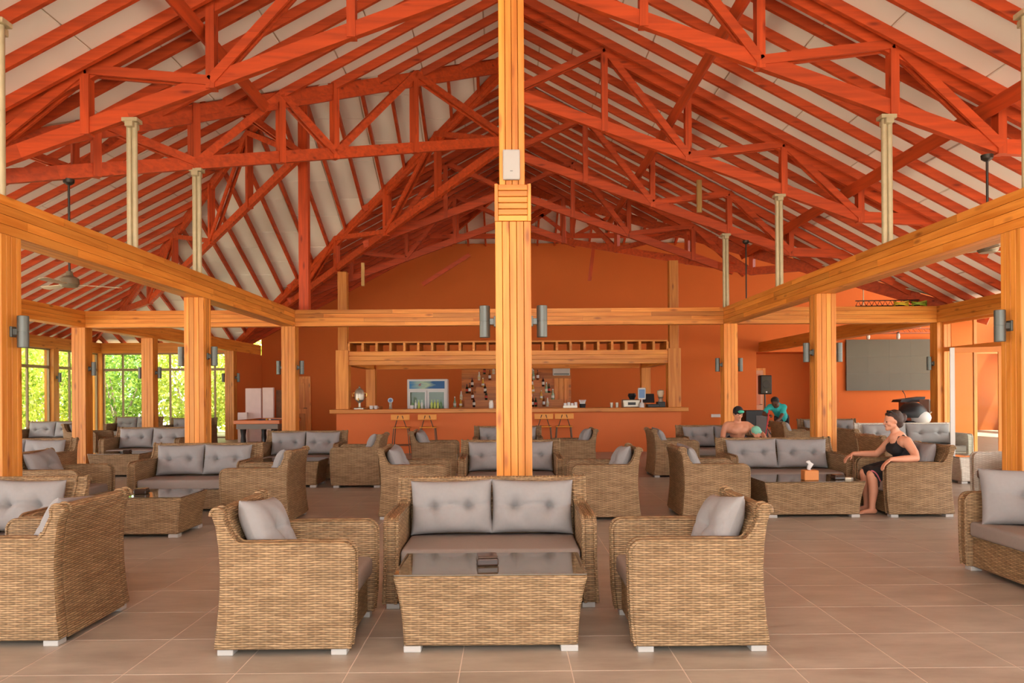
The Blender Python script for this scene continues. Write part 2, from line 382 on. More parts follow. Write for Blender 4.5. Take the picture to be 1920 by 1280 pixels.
# ------------------------------------------------------------------ trusses
ZB0, SB = 6.9, 0.36
def zb(s, z0=ZB0, bend=True): return z0 - SB * s if s <= 6.3 or not bend else z0 - SB * 6.3 - 0.05 * (s - 6.3)
def zt(s): return ZR - PM * s + 0.13
N_STD = (0.0, 1.7, 3.2, 4.92, 6.3)          # bottom, top, bottom, top ... along the half span
N_LEFT = (0.0, 2.05, 3.85, 5.45, 7.1)
N_VALLEY = (0.0, 1.83, 3.1, 3.85, 4.9, 5.94, 7.1)
def half_truss(par, ox, oy, dx, dy, smax, z0=ZB0, bend=True, webs=N_STD):
    zb_0 = globals()['zb']; zb = lambda q: zb_0(q, z0, bend)
    L = math.hypot(dx, dy); nrm = Vector((-dy / L, dx / L, 0))
    P = lambda s, z: (ox + dx * s, oy + dy * s, z)
    mat = RX if abs(dx) >= abs(dy) else RY
    def bar(nm, a, b, t, d, m, shift=0.0):
        a = Vector(a) + nrm * shift; b = Vector(b) + nrm * shift
        obj(nm, MB().plank(a, b, nrm, t, d).mesh(nm, m), par)
    nodes = [0, 3.2, 4.92, 6.3, 8.0]
    for a, b in zip(nodes[:-1], nodes[1:]):
        if a >= smax: break
        b2 = min(b, smax)
        bar('bottom_chord', P(a, zb(a)), P(b2, zb(b2)), 0.10, 0.19, mat)
    e = min(8.6, smax)
    bar('top_chord', P(0, zt(0) - 0.1), P(e, zt(e) - 0.1), 0.09, 0.17, mat)
    for s in webs[1:]:
        if s < smax - 0.05: bar('upright', P(s, zb(s) - 0.1), P(s, zt(s)), 0.15, 0.11, RZ, 0.0)
    for i_, (s0, s1) in enumerate(zip(webs[:-1], webs[1:])):
        top0 = i_ % 2 == 1
        if s1 < smax + 0.4:
            a = P(s0, zt(s0) - 0.05 if top0 else zb(s0)); b = P(s1, zb(s1) if top0 else zt(s1) - 0.05)
            for k in (-1, 1): bar('diagonal', a, b, 0.042, 0.12, mat, k * 0.055)
TR = [(6.75, 8.6, 8.6, 'nearest red scissor truss crossing above the front sofa group'),
      (10.05, 7.2, 8.6, 'red scissor truss high behind the front sofa, nearest one fully in view'),
      (14.05, 0, 8.6, 'second red scissor truss, carried by the middle right steel post'),
      (17.5, 0, 8.6, 'third red scissor truss, over the long cross beam'),
      (20.9, 3.9, 6.0, 'red scissor truss above the front of the bar'),
      (24.4, 6.9, 2.1, 'red scissor truss behind the bar canopy')]
for y, sl, sr, lab in TR:
    t = tag(empty('roof_truss', (0, 0, 0)), lab, 'truss', 'scissor trusses under the main roof')
    if sl: half_truss(t, XR, y, -1, 0, sl, ZB0, False, N_LEFT if y < 12 else N_STD)
    half_truss(t, XR, y, 1, 0, sr)
    obj('king_post', MB().plank((XR, y, ZB0 - 0.1), (XR, y, ZR), (0, 1, 0), 0.14, 0.12).mesh('king_post', RZ), t)
for ky, smax, lab in ((-KN, 8.6, 'red truss running diagonally under the near valley of the left wing'), (1.15, 8.6, 'red truss running diagonally under the far valley of the left wing')):
    t = tag(empty('valley_truss'), lab, 'truss'); half_truss(t, XR, YJ, -1, ky, smax, 6.86, False, N_VALLEY if ky < 0 else N_STD)
t = tag(empty('valley_truss'), 'red truss under the valley by the right wing', 'truss'); half_truss(t, XR, YK, 1, -0.93, 8.6)
t = tag(empty('hip_truss'), 'red truss under the far hip of the left wing', 'truss'); half_truss(t, XH, YJ, -1, 1.07, 8.6, 6.6)
t = tag(empty('hip_truss'), 'red truss under the near hip of the left wing', 'truss'); half_truss(t, XH, YJ, -1, -0.9, 8.6, 6.6)
t = tag(empty('tie_truss'), 'level red tie beam with crossed braces at the far end of the ridge', 'truss')
yt = 26.6
obj('tie_beam', MB().plank((-2.6, yt, 6.86), (6.6, yt, 6.86), (0, 1, 0), 0.1, 0.16).mesh('tie_beam', RX), t)
for xa, za, xb, zb_ in ((0.2, 6.9, 1.9, 8.0), (0.5, 8.1, 2.1, 6.9), (2.4, 6.9, 3.9, 7.7), (2.4, 7.9, 4.0, 6.9)):
    obj('brace', MB().plank((xa, yt, za), (xb, yt, zb_), (0, 1, 0), 0.06, 0.12).mesh('brace', RX), t)
for xx in (2.25, -1.7, 4.1):
    obj('upright', MB().plank((xx, yt, 6.8), (xx, yt, 8.15 - 0.2 * abs(xx)), (0, 1, 0), 0.12, 0.16).mesh('upright', RZ), t)
def lone(name, a, b, side, tk, d, m, lab, cat='beam'):
    return tag(obj(name, MB().plank(a, b, side, tk, d).mesh(name, m)), lab, cat)
lone('tie_rail', (3.0, 5.2, 6.42), (3.0, 23.0, 6.42), (1, 0, 0.5), 0.06, 0.16, RY, 'long red rail running away high under the right roof slope')
lone('tie_rail', (6.2, 5.2, 5.1), (6.2, 20.6, 5.1), (1, 0, 0.5), 0.06, 0.2, RY, 'dark red rail running away low under the right roof slope')
lone('tie_rail', (-3.9, 5.2, 6.16), (-3.9, 12.7, 6.16), (1, 0, -0.5), 0.06, 0.16, RY, 'red rail running away under the near left roof slope')
lone('roof_post', (-4.47, 17.29, 3.36), (-4.47, 17.29, 7.95), (1, 0, 0), 0.21, 0.2, RZ, 'tall thick red post standing on the cross beam at left', 'post')
lone('hanging_board', (4.3, 17.36, 5.5), (4.3, 17.36, 6.22), (1, 0, 0), 0.11, 0.05, RAWZ, 'short raw pine board hanging by the right roof slope', 'board')
lone('hanging_board', (-4.05, 22.0, 4.55), (-4.05, 22.0, 5.2), (1, 0, 0), 0.09, 0.05, RAWZ, 'pale board stub hanging above the bar at left', 'board')
lone('hanging_brace', (2.97, 26.4, 6.6), (2.8, 26.4, 5.3), (1, 0, 0), 0.11, 0.06, RZ, 'loose red brace hanging down in front of the orange wall', 'board')

lone('hanging_brace', (-2.85, 26.4, 5.2), (-1.25, 26.4, 6.2), (0, 1, 0), 0.06, 0.13, RX, 'dark loose brace before the orange wall left of the central column', 'board')
# steel posts between beams and trusses
def steel_post(x, y, z1, lab):
    e = tag(empty('steel_post', (x, y, 3.36)), lab, 'post', 'steel posts between beams and trusses'); h = z1 - 3.36
    for dx in (-0.035, 0.035): obj('pipe', MB().tube([(dx, 0, 0), (dx, 0, h)], 0.036, 10).mesh('pipe', STEEL, smooth=40), e)
    obj('head_plate', MB().box(-0.1, 0.1, -0.08, 0.08, h - 0.05, h).box(-0.05, 0.05, -0.1, 0.1, h - 0.12, h - 0.05).mesh('head_plate', STEEL, bevel=0.005), e)
for x, y, lab in ((4.92, 7.3, 'rusty steel post at the right edge above the near column'), (4.92, 10.05, 'steel post on the right beam, nearest the near column'),
                  (4.92, 14.05, 'steel post on the right beam, middle one'), (4.92, 17.5, 'steel post on the far end of the right beam'),
                  (-4.8, 7.4, 'pale steel post at the left edge above the near column'), (-4.8, 10.05, 'pale steel post on the left beam, nearer one'), (-4.8, 12.14, 'pale steel post on the left beam, farther one')):
    steel_post(x, y, (zb(4.9) if abs(y - 12.14) > .1 else zb(4.9, 6.86)) - 0.09, lab)

# ------------------------------------------------------------------ clad columns and beams
def boards_col(par, x0, x1, y0, y1, z0, z1, n, single):
    core = MB().box(x0 + 0.014, x1 - 0.014, y0 + 0.014, y1 - 0.014, z0, z1)
    obj('core', core.mesh('core', OCORE), par)
    mbs = []
    for k in range(n):
        a = x0 + (x1 - x0) * k / n; b = x0 + (x1 - x0) * (k + 1) / n; g = 0.0025
        c = y0 + (y1 - y0) * k / n; d = y0 + (y1 - y0) * (k + 1) / n
        mbs.append((a + g, b - g, y0, y0 + 0.016)); mbs.append((a + g, b - g, y1 - 0.016, y1))
        mbs.append((x0, x0 + 0.016, c + g, d - g)); mbs.append((x1 - 0.016, x1, c + g, d - g))
    if single:
        for q in mbs: obj('board', MB().box(*q, z0, z1).mesh('board', WZ, bevel=0.003), par)
    else:
        mb = MB()
        for q in mbs: mb.box(*q, z0, z1)
        obj('cladding', mb.mesh('cladding', WZ), par)
OCORE = plain('shadowed_wood_core', srgb(120, 60, 16), 0.9)
def sconce(x, y, z, sgn, lab):
    e = tag(empty('wall_lamp', (x, y, z)), lab, 'lamp', 'up and down wall lamps on the columns')
    c = sgn * 0.105
    m = MB().lathe([(0.046, -0.15), (0.05, -0.146), (0.05, -0.004), (0.047, -0.003), (0.047, 0.003), (0.05, 0.004), (0.05, 0.146), (0.046, 0.15)], (c, 0, 0), 20)
    obj('cylinder', m.mesh('cylinder', GREY, smooth=40), e)
    obj('bracket', MB().box(min(0, sgn * 0.06), max(0, sgn * 0.06), -0.02, 0.02, -0.03, 0.03).mesh('bracket', GREY, bevel=0.004), e)
    obj('wall_plate', MB().box(min(0, sgn * 0.02), max(0, sgn * 0.02), -0.04, 0.04, -0.05, 0.05).mesh('wall_plate', GREY, bevel=0.004), e)
W = 0.30; AL, AR = 4.6526, 4.7703; D0, D1, D2 = 7.21, 11.99, 17.14; ZT, ZBM = 3.36, 3.0
def column(x0, y0, lab, single, desc, z1=ZBM, w=W, n=4, lamps=(-1, 1), lz=2.1):
    e = tag(empty('timber_column', (0, 0, 0)), lab, 'column', 'clad timber columns')
    boards_col(e, x0, x0 + w, y0, y0 + w, 0, z1, n, single)
    for s in lamps:
        sconce(x0 + (w if s > 0 else 0), y0 + w / 2, lz, s, 'grey cylinder wall lamp on the %s face of the %s' % ('right' if s > 0 else 'left', desc))
    return e
# the central column
e = tag(empty('timber_column', (0, 0, 0)), 'tall central timber column with a white box near its capital', 'column', 'clad timber columns')
CX = 0.06; cw = 0.165
boards_col(e, CX - cw, CX + cw, D0, D0 + 0.33, 0, 3.08, 5, True)
boards_col(e, CX - cw * 0.72 - 0.005, CX + cw * 0.72 - 0.005, D0 + 0.05, D0 + 0.28, 3.40, ZR - 0.05, 4, True)
cap = obj('capital', MB().box(CX - cw + 0.01, CX + cw - 0.01, D0 + 0.005, D0 + 0.325, 3.08, 3.42).mesh('capital', OCORE), e)
for k in range(6):
    za = 3.08 + 0.34 * k / 6
    obj('slat', MB().box(CX - cw + 0.03, CX + cw - 0.03, D0 - 0.012, D0 + 0.02, za + 0.003, za + 0.0535).mesh('slat', WX, bevel=0.004), cap)
for s in (-1, 1):
    xa = CX + s * (cw - 0.013)
    obj('edge_trim', MB().box(xa - 0.016, xa + 0.016, D0 - 0.016, D0 + 0.33, 3.08, 3.425).mesh('edge_trim', WZ, bevel=0.003), cap)
    xs = CX + s * cw
    sconce(xs, D0 + 0.165, 2.17, s, 'grey cylinder wall lamp on the %s face of the central column' % ('right' if s > 0 else 'left'))
pb = tag(empty('white_box', (CX - 0.01, D0 + 0.05, 3.47)), 'white plastic access point box on the central column', 'box')
obj('housing', MB().box(-0.08, 0.08, -0.045, -0.002, 0, 0.28).mesh('housing', plain('offwhite_plastic', srgb(178, 174, 170), 0.5, var=0.02), bevel=0.012, seg=2), pb)
obj('indicator', MB().box(-0.012, 0.012, -0.047, -0.044, 0.075, 0.08).mesh('indicator', GREY), pb)
column(-AL - W, D0, 'near timber column at the left edge of the picture', True, 'near left column', lamps=(1,))
column(AR, D0, 'near timber column at the right edge of the picture', True, 'near right column', lamps=(-1,))
column(-AL - W, D1, 'timber column under the left beam behind the grey sofa', True, 'middle left column')
column(AR, D1, 'timber column under the right beam behind the woman', True, 'middle right column')
column(-AL - W, D2, 'timber column left of the bar under the beam corner', False, 'column left of the bar')
column(AR, D2, 'timber column right of the bar behind the shirtless man', False, 'column right of the bar')
column(9.48, D2, 'corner timber column between the grey screen and the glass doors', False, 'corner column by the screen', lamps=(-1,))
column(9.48, D1, 'timber column beside the glass doors at the right edge', False, 'column beside the glass doors', lamps=())
column(-9.54, D2, 'corner timber column where the left wing begins', False, 'left wing corner column', lamps=(1,))
column(-9.54, 20.4, 'timber column in the left wing before the garden windows', False, 'column before the garden windows')
column(-9.54, 26.4, 'timber column at the end of the garden windows by the orange wall', False, 'column by the orange wall corner')
column(-14.55, 24.6, 'timber column between the left wing side windows', False, 'left wing side window column', lamps=(1,))
column(-14.55, 27.45, 'timber corner column of the left wing windows', False, 'left wing corner window column', lamps=())

def beam(x0, x1, y0, y1, axis, lab, single=False, z0=ZBM, z1=ZT, rows=4, seglen=2.4):
    e = tag(empty('timber_beam', (0, 0, 0)), lab, 'beam', 'clad timber beams')
    obj('core', MB().box(x0 + (0.014 if axis == 'y' else 0), x1 - (0.014 if axis == 'y' else 0), y0 + (0.014 if axis == 'x' else 0), y1 - (0.014 if axis == 'x' else 0), z0 + 0.014, z1).mesh('core', OCORE), e)
    m = WY if axis == 'y' else WX; a0, a1 = (y0, y1) if axis == 'y' else (x0, x1); c0, c1 = (x0, x1) if axis == 'y' else (y0, y1)
    quads = []; g = 0.0025
    for r in range(rows):
        za = z0 + (z1 - z0) * r / rows + g; zb2 = z0 + (z1 - z0) * (r + 1) / rows - g
        s = a0 - seglen * (0.37 * r % 1)
        while s < a1:
            p, q = max(a0, s) , min(a1, s + seglen) - 0.002
            if q - p > 0.05:
                for cc in ((c0, c0 + 0.016), (c1 - 0.016, c1)): quads.append((p, q, cc[0], cc[1], za, zb2))
            s += seglen
    for r in range(3):
        ca = c0 + 0.017 + (c1 - c0 - 0.034) * r / 3 + g; cb = c0 + 0.017 + (c1 - c0 - 0.034) * (r + 1) / 3 - g
        quads.append((a0, a1, ca, cb, z0, z0 + 0.016))
    if single:
        for p, q, ca, cb, za, zb2 in quads:
            mb = MB().box(ca, cb, p, q, za, zb2) if axis == 'y' else MB().box(p, q, ca, cb, za, zb2)
            obj('board', mb.mesh('board', m), e)
    else:
        mb = MB()
        for p, q, ca, cb, za, zb2 in quads:
            (mb.box(ca, cb, p, q, za, zb2) if axis == 'y' else mb.box(p, q, ca, cb, za, zb2))
        obj('cladding', mb.mesh('cladding', m), e)
    return e
beam(-AL - W, -AL, YN + 0.6, D2 + W, 'y', 'long timber beam running away on the left columns', True)
beam(AR, AR + W, YN + 0.6, D2 + W, 'y', 'long timber beam running away on the right columns', True)
beam(-AL + 0.003, AR - 0.003, D2, D2 + W, 'x', 'timber cross beam before the bar', True)
beam(-9.237, -AL - W - 0.003, D2, D2 + W, 'x', 'timber cross beam left of the bar')
beam(AR + W + 0.003, 9.477, D2, D2 + W, 'x', 'timber cross beam right of the bar with cables on top')
beam(9.48, 9.78, YN + 0.6, 29.35, 'y', 'timber beam along the glass doors on the right')
beam(-9.54, -9.24, YN + 0.6, 29.35, 'y', 'timber beam along the opening to the left wing')
beam(-14.55, -9.545, 27.45, 27.75, 'x', 'timber beam over the far garden windows')
beam(-14.55, -14.25, 8.0, 27.445, 'y', 'timber beam over the side windows of the left wing')

# ------------------------------------------------------------------ floor
floor = struct(obj('floor', MB().box(-15, 19, YN, 33, -0.12, -0.0012).mesh('floor', GROUT)), 'large taupe floor tiles with pale joints')
TX, TY = -2.6663, 4.1828
far = MB(); tiles = []
for i in range(-24, 40):
    for j in range(-20, 50):
        x, y = TX + 0.6 * i, TY + 0.6 * j
        if x < -15 or x + 0.6 > 19 or y < YN or y + 0.6 > 32: continue
        tiles.append((x, y))
near = [(x, y) for x, y in tiles if 3.2 < y < 11.2 and abs(x + 0.3) < 0.67 * (y + 0.6) + 0.4]
near.sort(key=lambda p: p[1]); near = near[:296]; ns = set(near)
tm = MB().box(0.0025, 0.5975, 0.0025, 0.5975, -0.012, 0.0).mesh('floor_tile', TILE, bevel=0.0015)
for x, y in near: obj('floor_tile', tm, floor, (x, y, 0))
for x, y in tiles:
    if (x, y) not in ns: far.box(x + 0.0025, x + 0.5975, y + 0.0025, y + 0.5975, -0.012, 0.0)
ft = obj('distant_floor_tiles', far.mesh('distant_floor_tiles', TILE), floor); ft['kind'] = 'stuff'

# ------------------------------------------------------------------ walls
def wall(name, mb, mat=None, label=None): return struct(obj(name, mb.mesh(name, mat or WALL)), label)
wtop = ZR - P_FAR * (29.4 - YK)
def gable_poly():   # back wall: left slope down to the left, level to the right
    xl = XR - (ZR - wtop) / PM
    return [(-9.24, 0), (9.4, 0), (9.4, wtop + 0.1), (xl, wtop + 0.1), (-9.24, ZR + PM * (-9.24 - XR) + 0.15)]
wall('wall_back', MB().prism(gable_poly(), 29.4, 29.6), label='plain orange wall behind the bar')
wall('wall_back_screen', MB().box(9.4, 12.2, 29.4, 29.6, 3.0, wtop + 0.1).box(12.2, 19, 29.4, 29.6, 0, wtop + 0.1), label='orange wall carrying the grey screen')
wall('wall_niche', MB().box(9.4, 12.3, 31.0, 31.2, 0, 3.1).box(9.2, 9.4, 29.6, 31.2, 0, 3.1).box(12.2, 12.4, 29.6, 31.2, 0, 3.1).box(9.2, 12.4, 29.6, 31.2, 3.0, 3.15), label='deep orange niche beside the screen')
wall('wall_left_return', MB().box(-9.54, -9.24, 26.72, 29.4, 0, 2.995), label='orange return wall beside the garden windows')
wall('wall_right_wing', MB().box(9.79, 10.3, 17.14, 17.34, 0, 3.4).box(13.4, 14.4, 17.14, 17.34, 0, 3.4).box(9.79, 19, 17.14, 17.34, 3.3, 3.7), label='orange outer wall of the right wing')
wall('wall_right_wing_dimmer', MB().box(18.8, 19.0, 17.34, 29.4, 0, 1.0).box(18.8, 19.0, 17.34, 29.4, 2.5, 4.2), label='added orange end wall dimming the right wing')  # end wall added to cut the daylight reaching the right wing
# ------------------------------------------------------------------ windows
wn = [0]
def window(axis, fixed, a0, a1, z0=0.0, z1=ZBM, transom=2.42, mull=(0.5,), mat=None, label=None, fr=0.05):
    wn[0] += 1; mat = mat or ALU
    e = struct(empty('window_%d' % wn[0]), label)
    B = lambda p, q, za, zb2, d=0.035: (MB().box(p, q, fixed - d, fixed + d, za, zb2) if axis == 'x' else MB().box(fixed - d, fixed + d, p, q, za, zb2))
    for nm, q in (('frame', (a0, a0 + fr, z0, z1)), ('frame', (a1 - fr, a1, z0, z1)), ('frame', (a0 + fr, a1 - fr, z1 - fr, z1)), ('frame', (a0 + fr, a1 - fr, z0, z0 + fr)), ('transom', (a0 + fr, a1 - fr, transom - 0.045, transom + 0.045))):
        obj(nm, B(*q).mesh(nm, mat), e)
    xs = [a0 + fr] + [a0 + (a1 - a0) * k for k in mull] + [a1 - fr]
    for k in mull: c = a0 + (a1 - a0) * k; obj('mullion', B(c - 0.028, c + 0.028, z0 + fr, z1 - fr, 0.03).mesh('mullion', mat), e)
    for p, q in zip(xs[:-1], xs[1:]):
        for za, zb2 in ((z0 + fr, transom - 0.045), (transom + 0.045, z1 - fr)):
            obj('pane', B(p + 0.028, q - 0.028, za, zb2, 0.004).mesh('pane', GLASS), e)
window('x', 27.6, -14.25, -12.7, mull=(0.45,), label='garden window in the left wing, nearest its corner')
window('x', 27.6, -12.68, -11.1, mull=(0.5,), label='garden window in the left wing, middle of the far wall')
window('x', 27.6, -11.08, -9.55, mull=(0.5,), label='garden window in the left wing beside the orange wall')
window('y', -14.4, 24.9, 27.45, mull=(0.33, 0.66), label='side window of the left wing next to its far corner')
window('y', -14.4, 21.3, 24.6, mull=(0.33, 0.66), label='side window of the left wing with an open leaf')
window('y', -14.4, 17.9, 21.28, mull=(0.33, 0.66), label='side window of the left wing near the picture edge')
WFR = plain('orange_window_wood', srgb(206, 122, 48), 0.5, var=0.1)
window('y', 9.63, 14.9, 17.13, mull=(0.5,), mat=WFR, transom=2.4, label='glass door bay beside the corner column')
window('y', 9.63, 12.3, 14.88, mull=(0.5,), mat=WFR, transom=2.4, label='glass door bay at the right edge')
window('x', 17.24, 10.3, 13.4, z1=3.3, mull=(0.33, 0.66), mat=WFR, transom=2.35, label='glazed bay in the right wing outer wall')
d1 = struct(empty('door_1'), 'open glass door leaf with pale metal edge')
d1.location = (9.5, 14.9, 0); d1.rotation_euler = (0, 0, math.radians(160))
obj('stile', MB().box(0, 0.08, -0.03, 0.03, 0.02, 2.33).mesh('stile', WFR), d1); obj('stile', MB().box(0.82, 0.9, -0.03, 0.03, 0.02, 2.33).mesh('stile', WHITE), d1)
obj('rail', MB().box(0.08, 0.82, -0.028, 0.028, 2.23, 2.33).mesh('rail', WFR), d1); obj('rail', MB().box(0.08, 0.82, -0.028, 0.028, 0.02, 0.16).mesh('rail', WFR), d1)
obj('pane', MB().box(0.08, 0.82, -0.004, 0.004, 0.16, 2.23).mesh('pane', GLASS), d1)
def panel_door(name, loc, wd, h, label, mat, pmat):
    e = struct(empty(name, loc), label)
    obj('frame', MB().box(-0.09, 0, -0.06, 0, 0, h + 0.09).box(wd, wd + 0.09, -0.06, 0, 0, h + 0.09).box(0, wd, -0.06, 0, h, h + 0.09).mesh('frame', WZ, bevel=0.006), e)
    lf = obj('leaf', MB().box(0, wd, -0.035, 0, 0, h).mesh('leaf', mat), e)
    for xa, xb, za, zb2 in ((0.12, wd - 0.12, 0.15, 0.8), (0.12, wd - 0.12, 0.98, h - 0.15)):
        obj('door_panel', MB().box(xa, xb, -0.05, -0.035, za, zb2).mesh('door_panel', pmat, bevel=0.012), lf)
    obj('handle', MB().tube([(wd - 0.06, -0.035, 1.0), (wd - 0.06, -0.09, 1.0), (wd - 0.17, -0.09, 1.0)], 0.011, 8).mesh('handle', DARKM, smooth=40), lf)
panel_door('door_2', (-8.32, 29.39, 0), 0.84, 2.1, 'brown wooden panel door in the orange wall left of the bar', WZ, WZ)
panel_door('door_3', (9.45, 30.99, 0), 0.72, 2.35, 'pale pink door in the orange niche behind the loudspeaker', plain('pale_pink_door', srgb(226, 176, 142), 0.6), plain('pink_door_panel', srgb(214, 140, 104), 0.6))

# ------------------------------------------------------------------ bar
BARF = plain('orange_bar_paint', srgb(214, 112, 56), 0.6, var=0.05, scale=1.5, spec=0.25)
bar = tag(empty('bar_counter', (0, 19.75, 0)), 'long orange bar counter with a pine top', 'bar')
obj('front', MB().box(-4.33, 4.4, 0, 0.22, 0, 1.02).box(-4.33, -4.1, 0.22, 4.6, 0, 1.02).box(4.17, 4.4, 0.22, 4.6, 0, 1.02).mesh('front', BARF), bar)
obj('worktop', MB().box(-4.47, 4.55, -0.16, 0.5, 1.02, 1.12).box(-4.47, -3.9, 0.5, 4.6, 1.02, 1.12).box(4.0, 4.55, 0.5, 4.6, 1.02, 1.12).mesh('worktop', WX, bevel=0.008), bar)
cn = tag(empty('bar_canopy', (0, 0, 0)), 'pine canopy with a gridded rack over the bar', 'canopy')
for x0, x1 in ((-4.35, -4.03), (4.09, 4.41)):
    p_ = obj('front_post', MB().box(x0, x1, 19.8, 20.12, 1.12, 2.62).mesh('front_post', WZ, bevel=0.004), cn)
    obj('upper_post', MB().box(x0 + 0.05, x1 - 0.04, 19.85, 20.08, 2.62, 4.62 if x0 < 0 else 4.86).mesh('upper_post', WZ, bevel=0.004), p_)
    obj('back_post', MB().box(x0 + 0.02, x1 - 0.02, 23.9, 24.2, 1.12, 2.28).mesh('back_post', WZ, bevel=0.004), cn)
    obj('side_beam', MB().box(x0 + 0.04, x1 - 0.04, 20.12, 24.2, 2.26, 2.44).mesh('side_beam', WY), cn)
for k in range(3): obj('front_board', MB().box(-4.03, 4.09, 19.85, 19.95, 2.24 + 0.117 * k, 2.24 + 0.117 * k + 0.113).mesh('front_board', WX, bevel=0.004), cn)
obj('back_beam', MB().box(-4.0, 4.06, 23.95, 24.1, 2.26, 2.44).mesh('back_beam', WX), cn)
rk = obj('rack', MB().box(-4.03, 4.09, 19.85, 20.75, 2.8, 2.84).box(-4.03, 4.09, 19.95, 20.75, 2.57, 2.59).mesh('rack', WX), cn)
nd = 23
for k in range(nd + 1):
    x = -4.03 + 8.12 * k / nd
    obj('divider', MB().box(x - 0.03, x + 0.03, 19.86, 20.75, 2.592, 2.798).mesh('divider', WY), rk)
# stepped bottle shelf behind the bar
SH = wood('shelf_pine', srgb(216, 132, 50), srgb(188, 104, 32), OD, 'x', rnd=0.3)
bs = tag(empty('bottle_shelf', (0, 0, 0)), 'stepped pine shelf for bottles behind the bar', 'shelf')
SY = 24.3
for k in range(14):
    za = 1.0 + 0.097 * k; obj('back_board', MB().box(-1.48, 2.06, SY + 0.95, SY + 0.98, za, za + 0.093).mesh('back_board', SH), bs)
lev = [(1.08, -1.75, 2.1), (1.30, -1.35, 1.75), (1.51, -1.15, 1.5), (1.71, -1.0, 1.25), (1.92, -0.82, 1.1), (2.12, -0.62, 0.9)]
for i, (z, xa, xb) in enumerate(lev):
    obj('step', MB().box(xa, xb, SY + 0.15 * i, SY + 0.94, (lev[i - 1][0] + 0.002) if i else 0.2, z).mesh('step', SH), bs)
ac = tag(empty('air_conditioner', (1.75, SY + 0.94, 2.06)), 'white wall air conditioner above the back bar door', 'appliance')
obj('body', MB().box(-0.29, 0.26, -0.2, 0, 0, 0.27).mesh('body', WHITE, bevel=0.02, seg=2), ac); obj('louvre', MB().box(-0.26, 0.23, -0.21, -0.2, 0.03, 0.07).mesh('louvre', GREY), ac)
bd = tag(empty('cupboard_door', (1.72, SY + 0.9, 1.0)), 'narrow wooden cupboard door beside the bottle shelf', 'door')
for k in range(3): obj('plank', MB().box(-0.22 + 0.16 * k, -0.065 + 0.16 * k, -0.02, 0.02, 0, 0.98).mesh('plank', WZ, bevel=0.006), bd)
# bottles
def bottle_mesh(hh, r, col, cap, kind=0):
    m = plain('bottle_glass', col, 0.12, var=0.05, spec=0.7); c = plain('bottle_cap', cap, 0.4); lb = plain('bottle_label', srgb(*random.choice([(226, 220, 204), (206, 186, 140), (196, 70, 50), (230, 226, 220)])), 0.7)
    body = MB().lathe([(r * 0.9, 0), (r, 0.01), (r, hh * 0.58), (r * 0.8, hh * 0.66), (r * 0.36, hh * 0.76), (r * 0.32, hh * 0.92)] if kind == 0 else [(r * 0.9, 0), (r * 1.1, 0.01), (r * 1.1, hh * 0.45), (r * 0.6, hh * 0.62), (r * 0.4, hh * 0.9)], (0, 0, 0), 12).mesh('glass', m, smooth=40)
    return body, MB().lathe([(r * 0.38, hh * 0.9), (r * 0.38, hh)], (0, 0, 0), 10).mesh('cap', c, smooth=40), MB().lathe([(r * 1.02, hh * 0.2), (r * 1.02, hh * 0.48)] if kind == 0 else [(r * 1.12, hh * 0.15), (r * 1.12, hh * 0.38)], (0, 0, 0), 12).mesh('label', lb, smooth=40)
BC = [((30, 46, 24), (30, 28, 26), 'dark green bottle'), ((214, 206, 188), (196, 30, 30), 'clear bottle with a red cap'), ((120, 58, 20), (40, 30, 26), 'brown bottle'), ((210, 160, 60), (230, 220, 200), 'amber bottle'), ((52, 22, 20), (160, 30, 30), 'dark red bottle'), ((150, 176, 140), (230, 230, 226), 'pale green bottle')]
BM = [bottle_mesh(0.29 + 0.02 * (i % 3), 0.042, srgb(*c[0]), srgb(*c[1]), i % 2) for i, c in enumerate(BC)]
spots = [(908, 0, 5), (925, 1, 5), (898, 1, 4), (918, 2, 4), (885, 4, 3), (905, 3, 3), (875, 0, 2), (880, 2, 2), (909, 4, 2), (864, 1, 1), (885.5, 2, 1), (911, 0, 1), (863, 3, 0), (852, 5, 0), (888, 4, 0), (997, 1, 5), (1000, 5, 4), (1008, 2, 4), (997, 2, 3), (1018, 4, 3), (999, 3, 2), (1024, 5, 2), (1029, 0, 2), (995, 1, 1), (1014.5, 3, 1), (1036, 5, 1), (1004, 0, 0), (1026, 1, 0), (1019, 2, 0), (998, 4, 0)]
ordn = {5: 'top', 4: 'second', 3: 'third', 2: 'fourth', 1: 'fifth', 0: 'lowest'}
for u, kd, lv in spots:
    z = lev[lv][0]; y = SY + 0.15 * lv + 0.07; x = (u - 951) / 1463 * y
    b_ = tag(empty('bottle', (x, y, z + 0.001)), '%s on the %s step %s of the central column' % (BC[kd][2], ordn[lv], 'left' if u < 951 else 'right'), 'bottle', 'bottles on the stepped shelf')
    for nm, me in zip(('glass', 'cap', 'paper_label'), BM[kd]): obj(nm, me, b_)
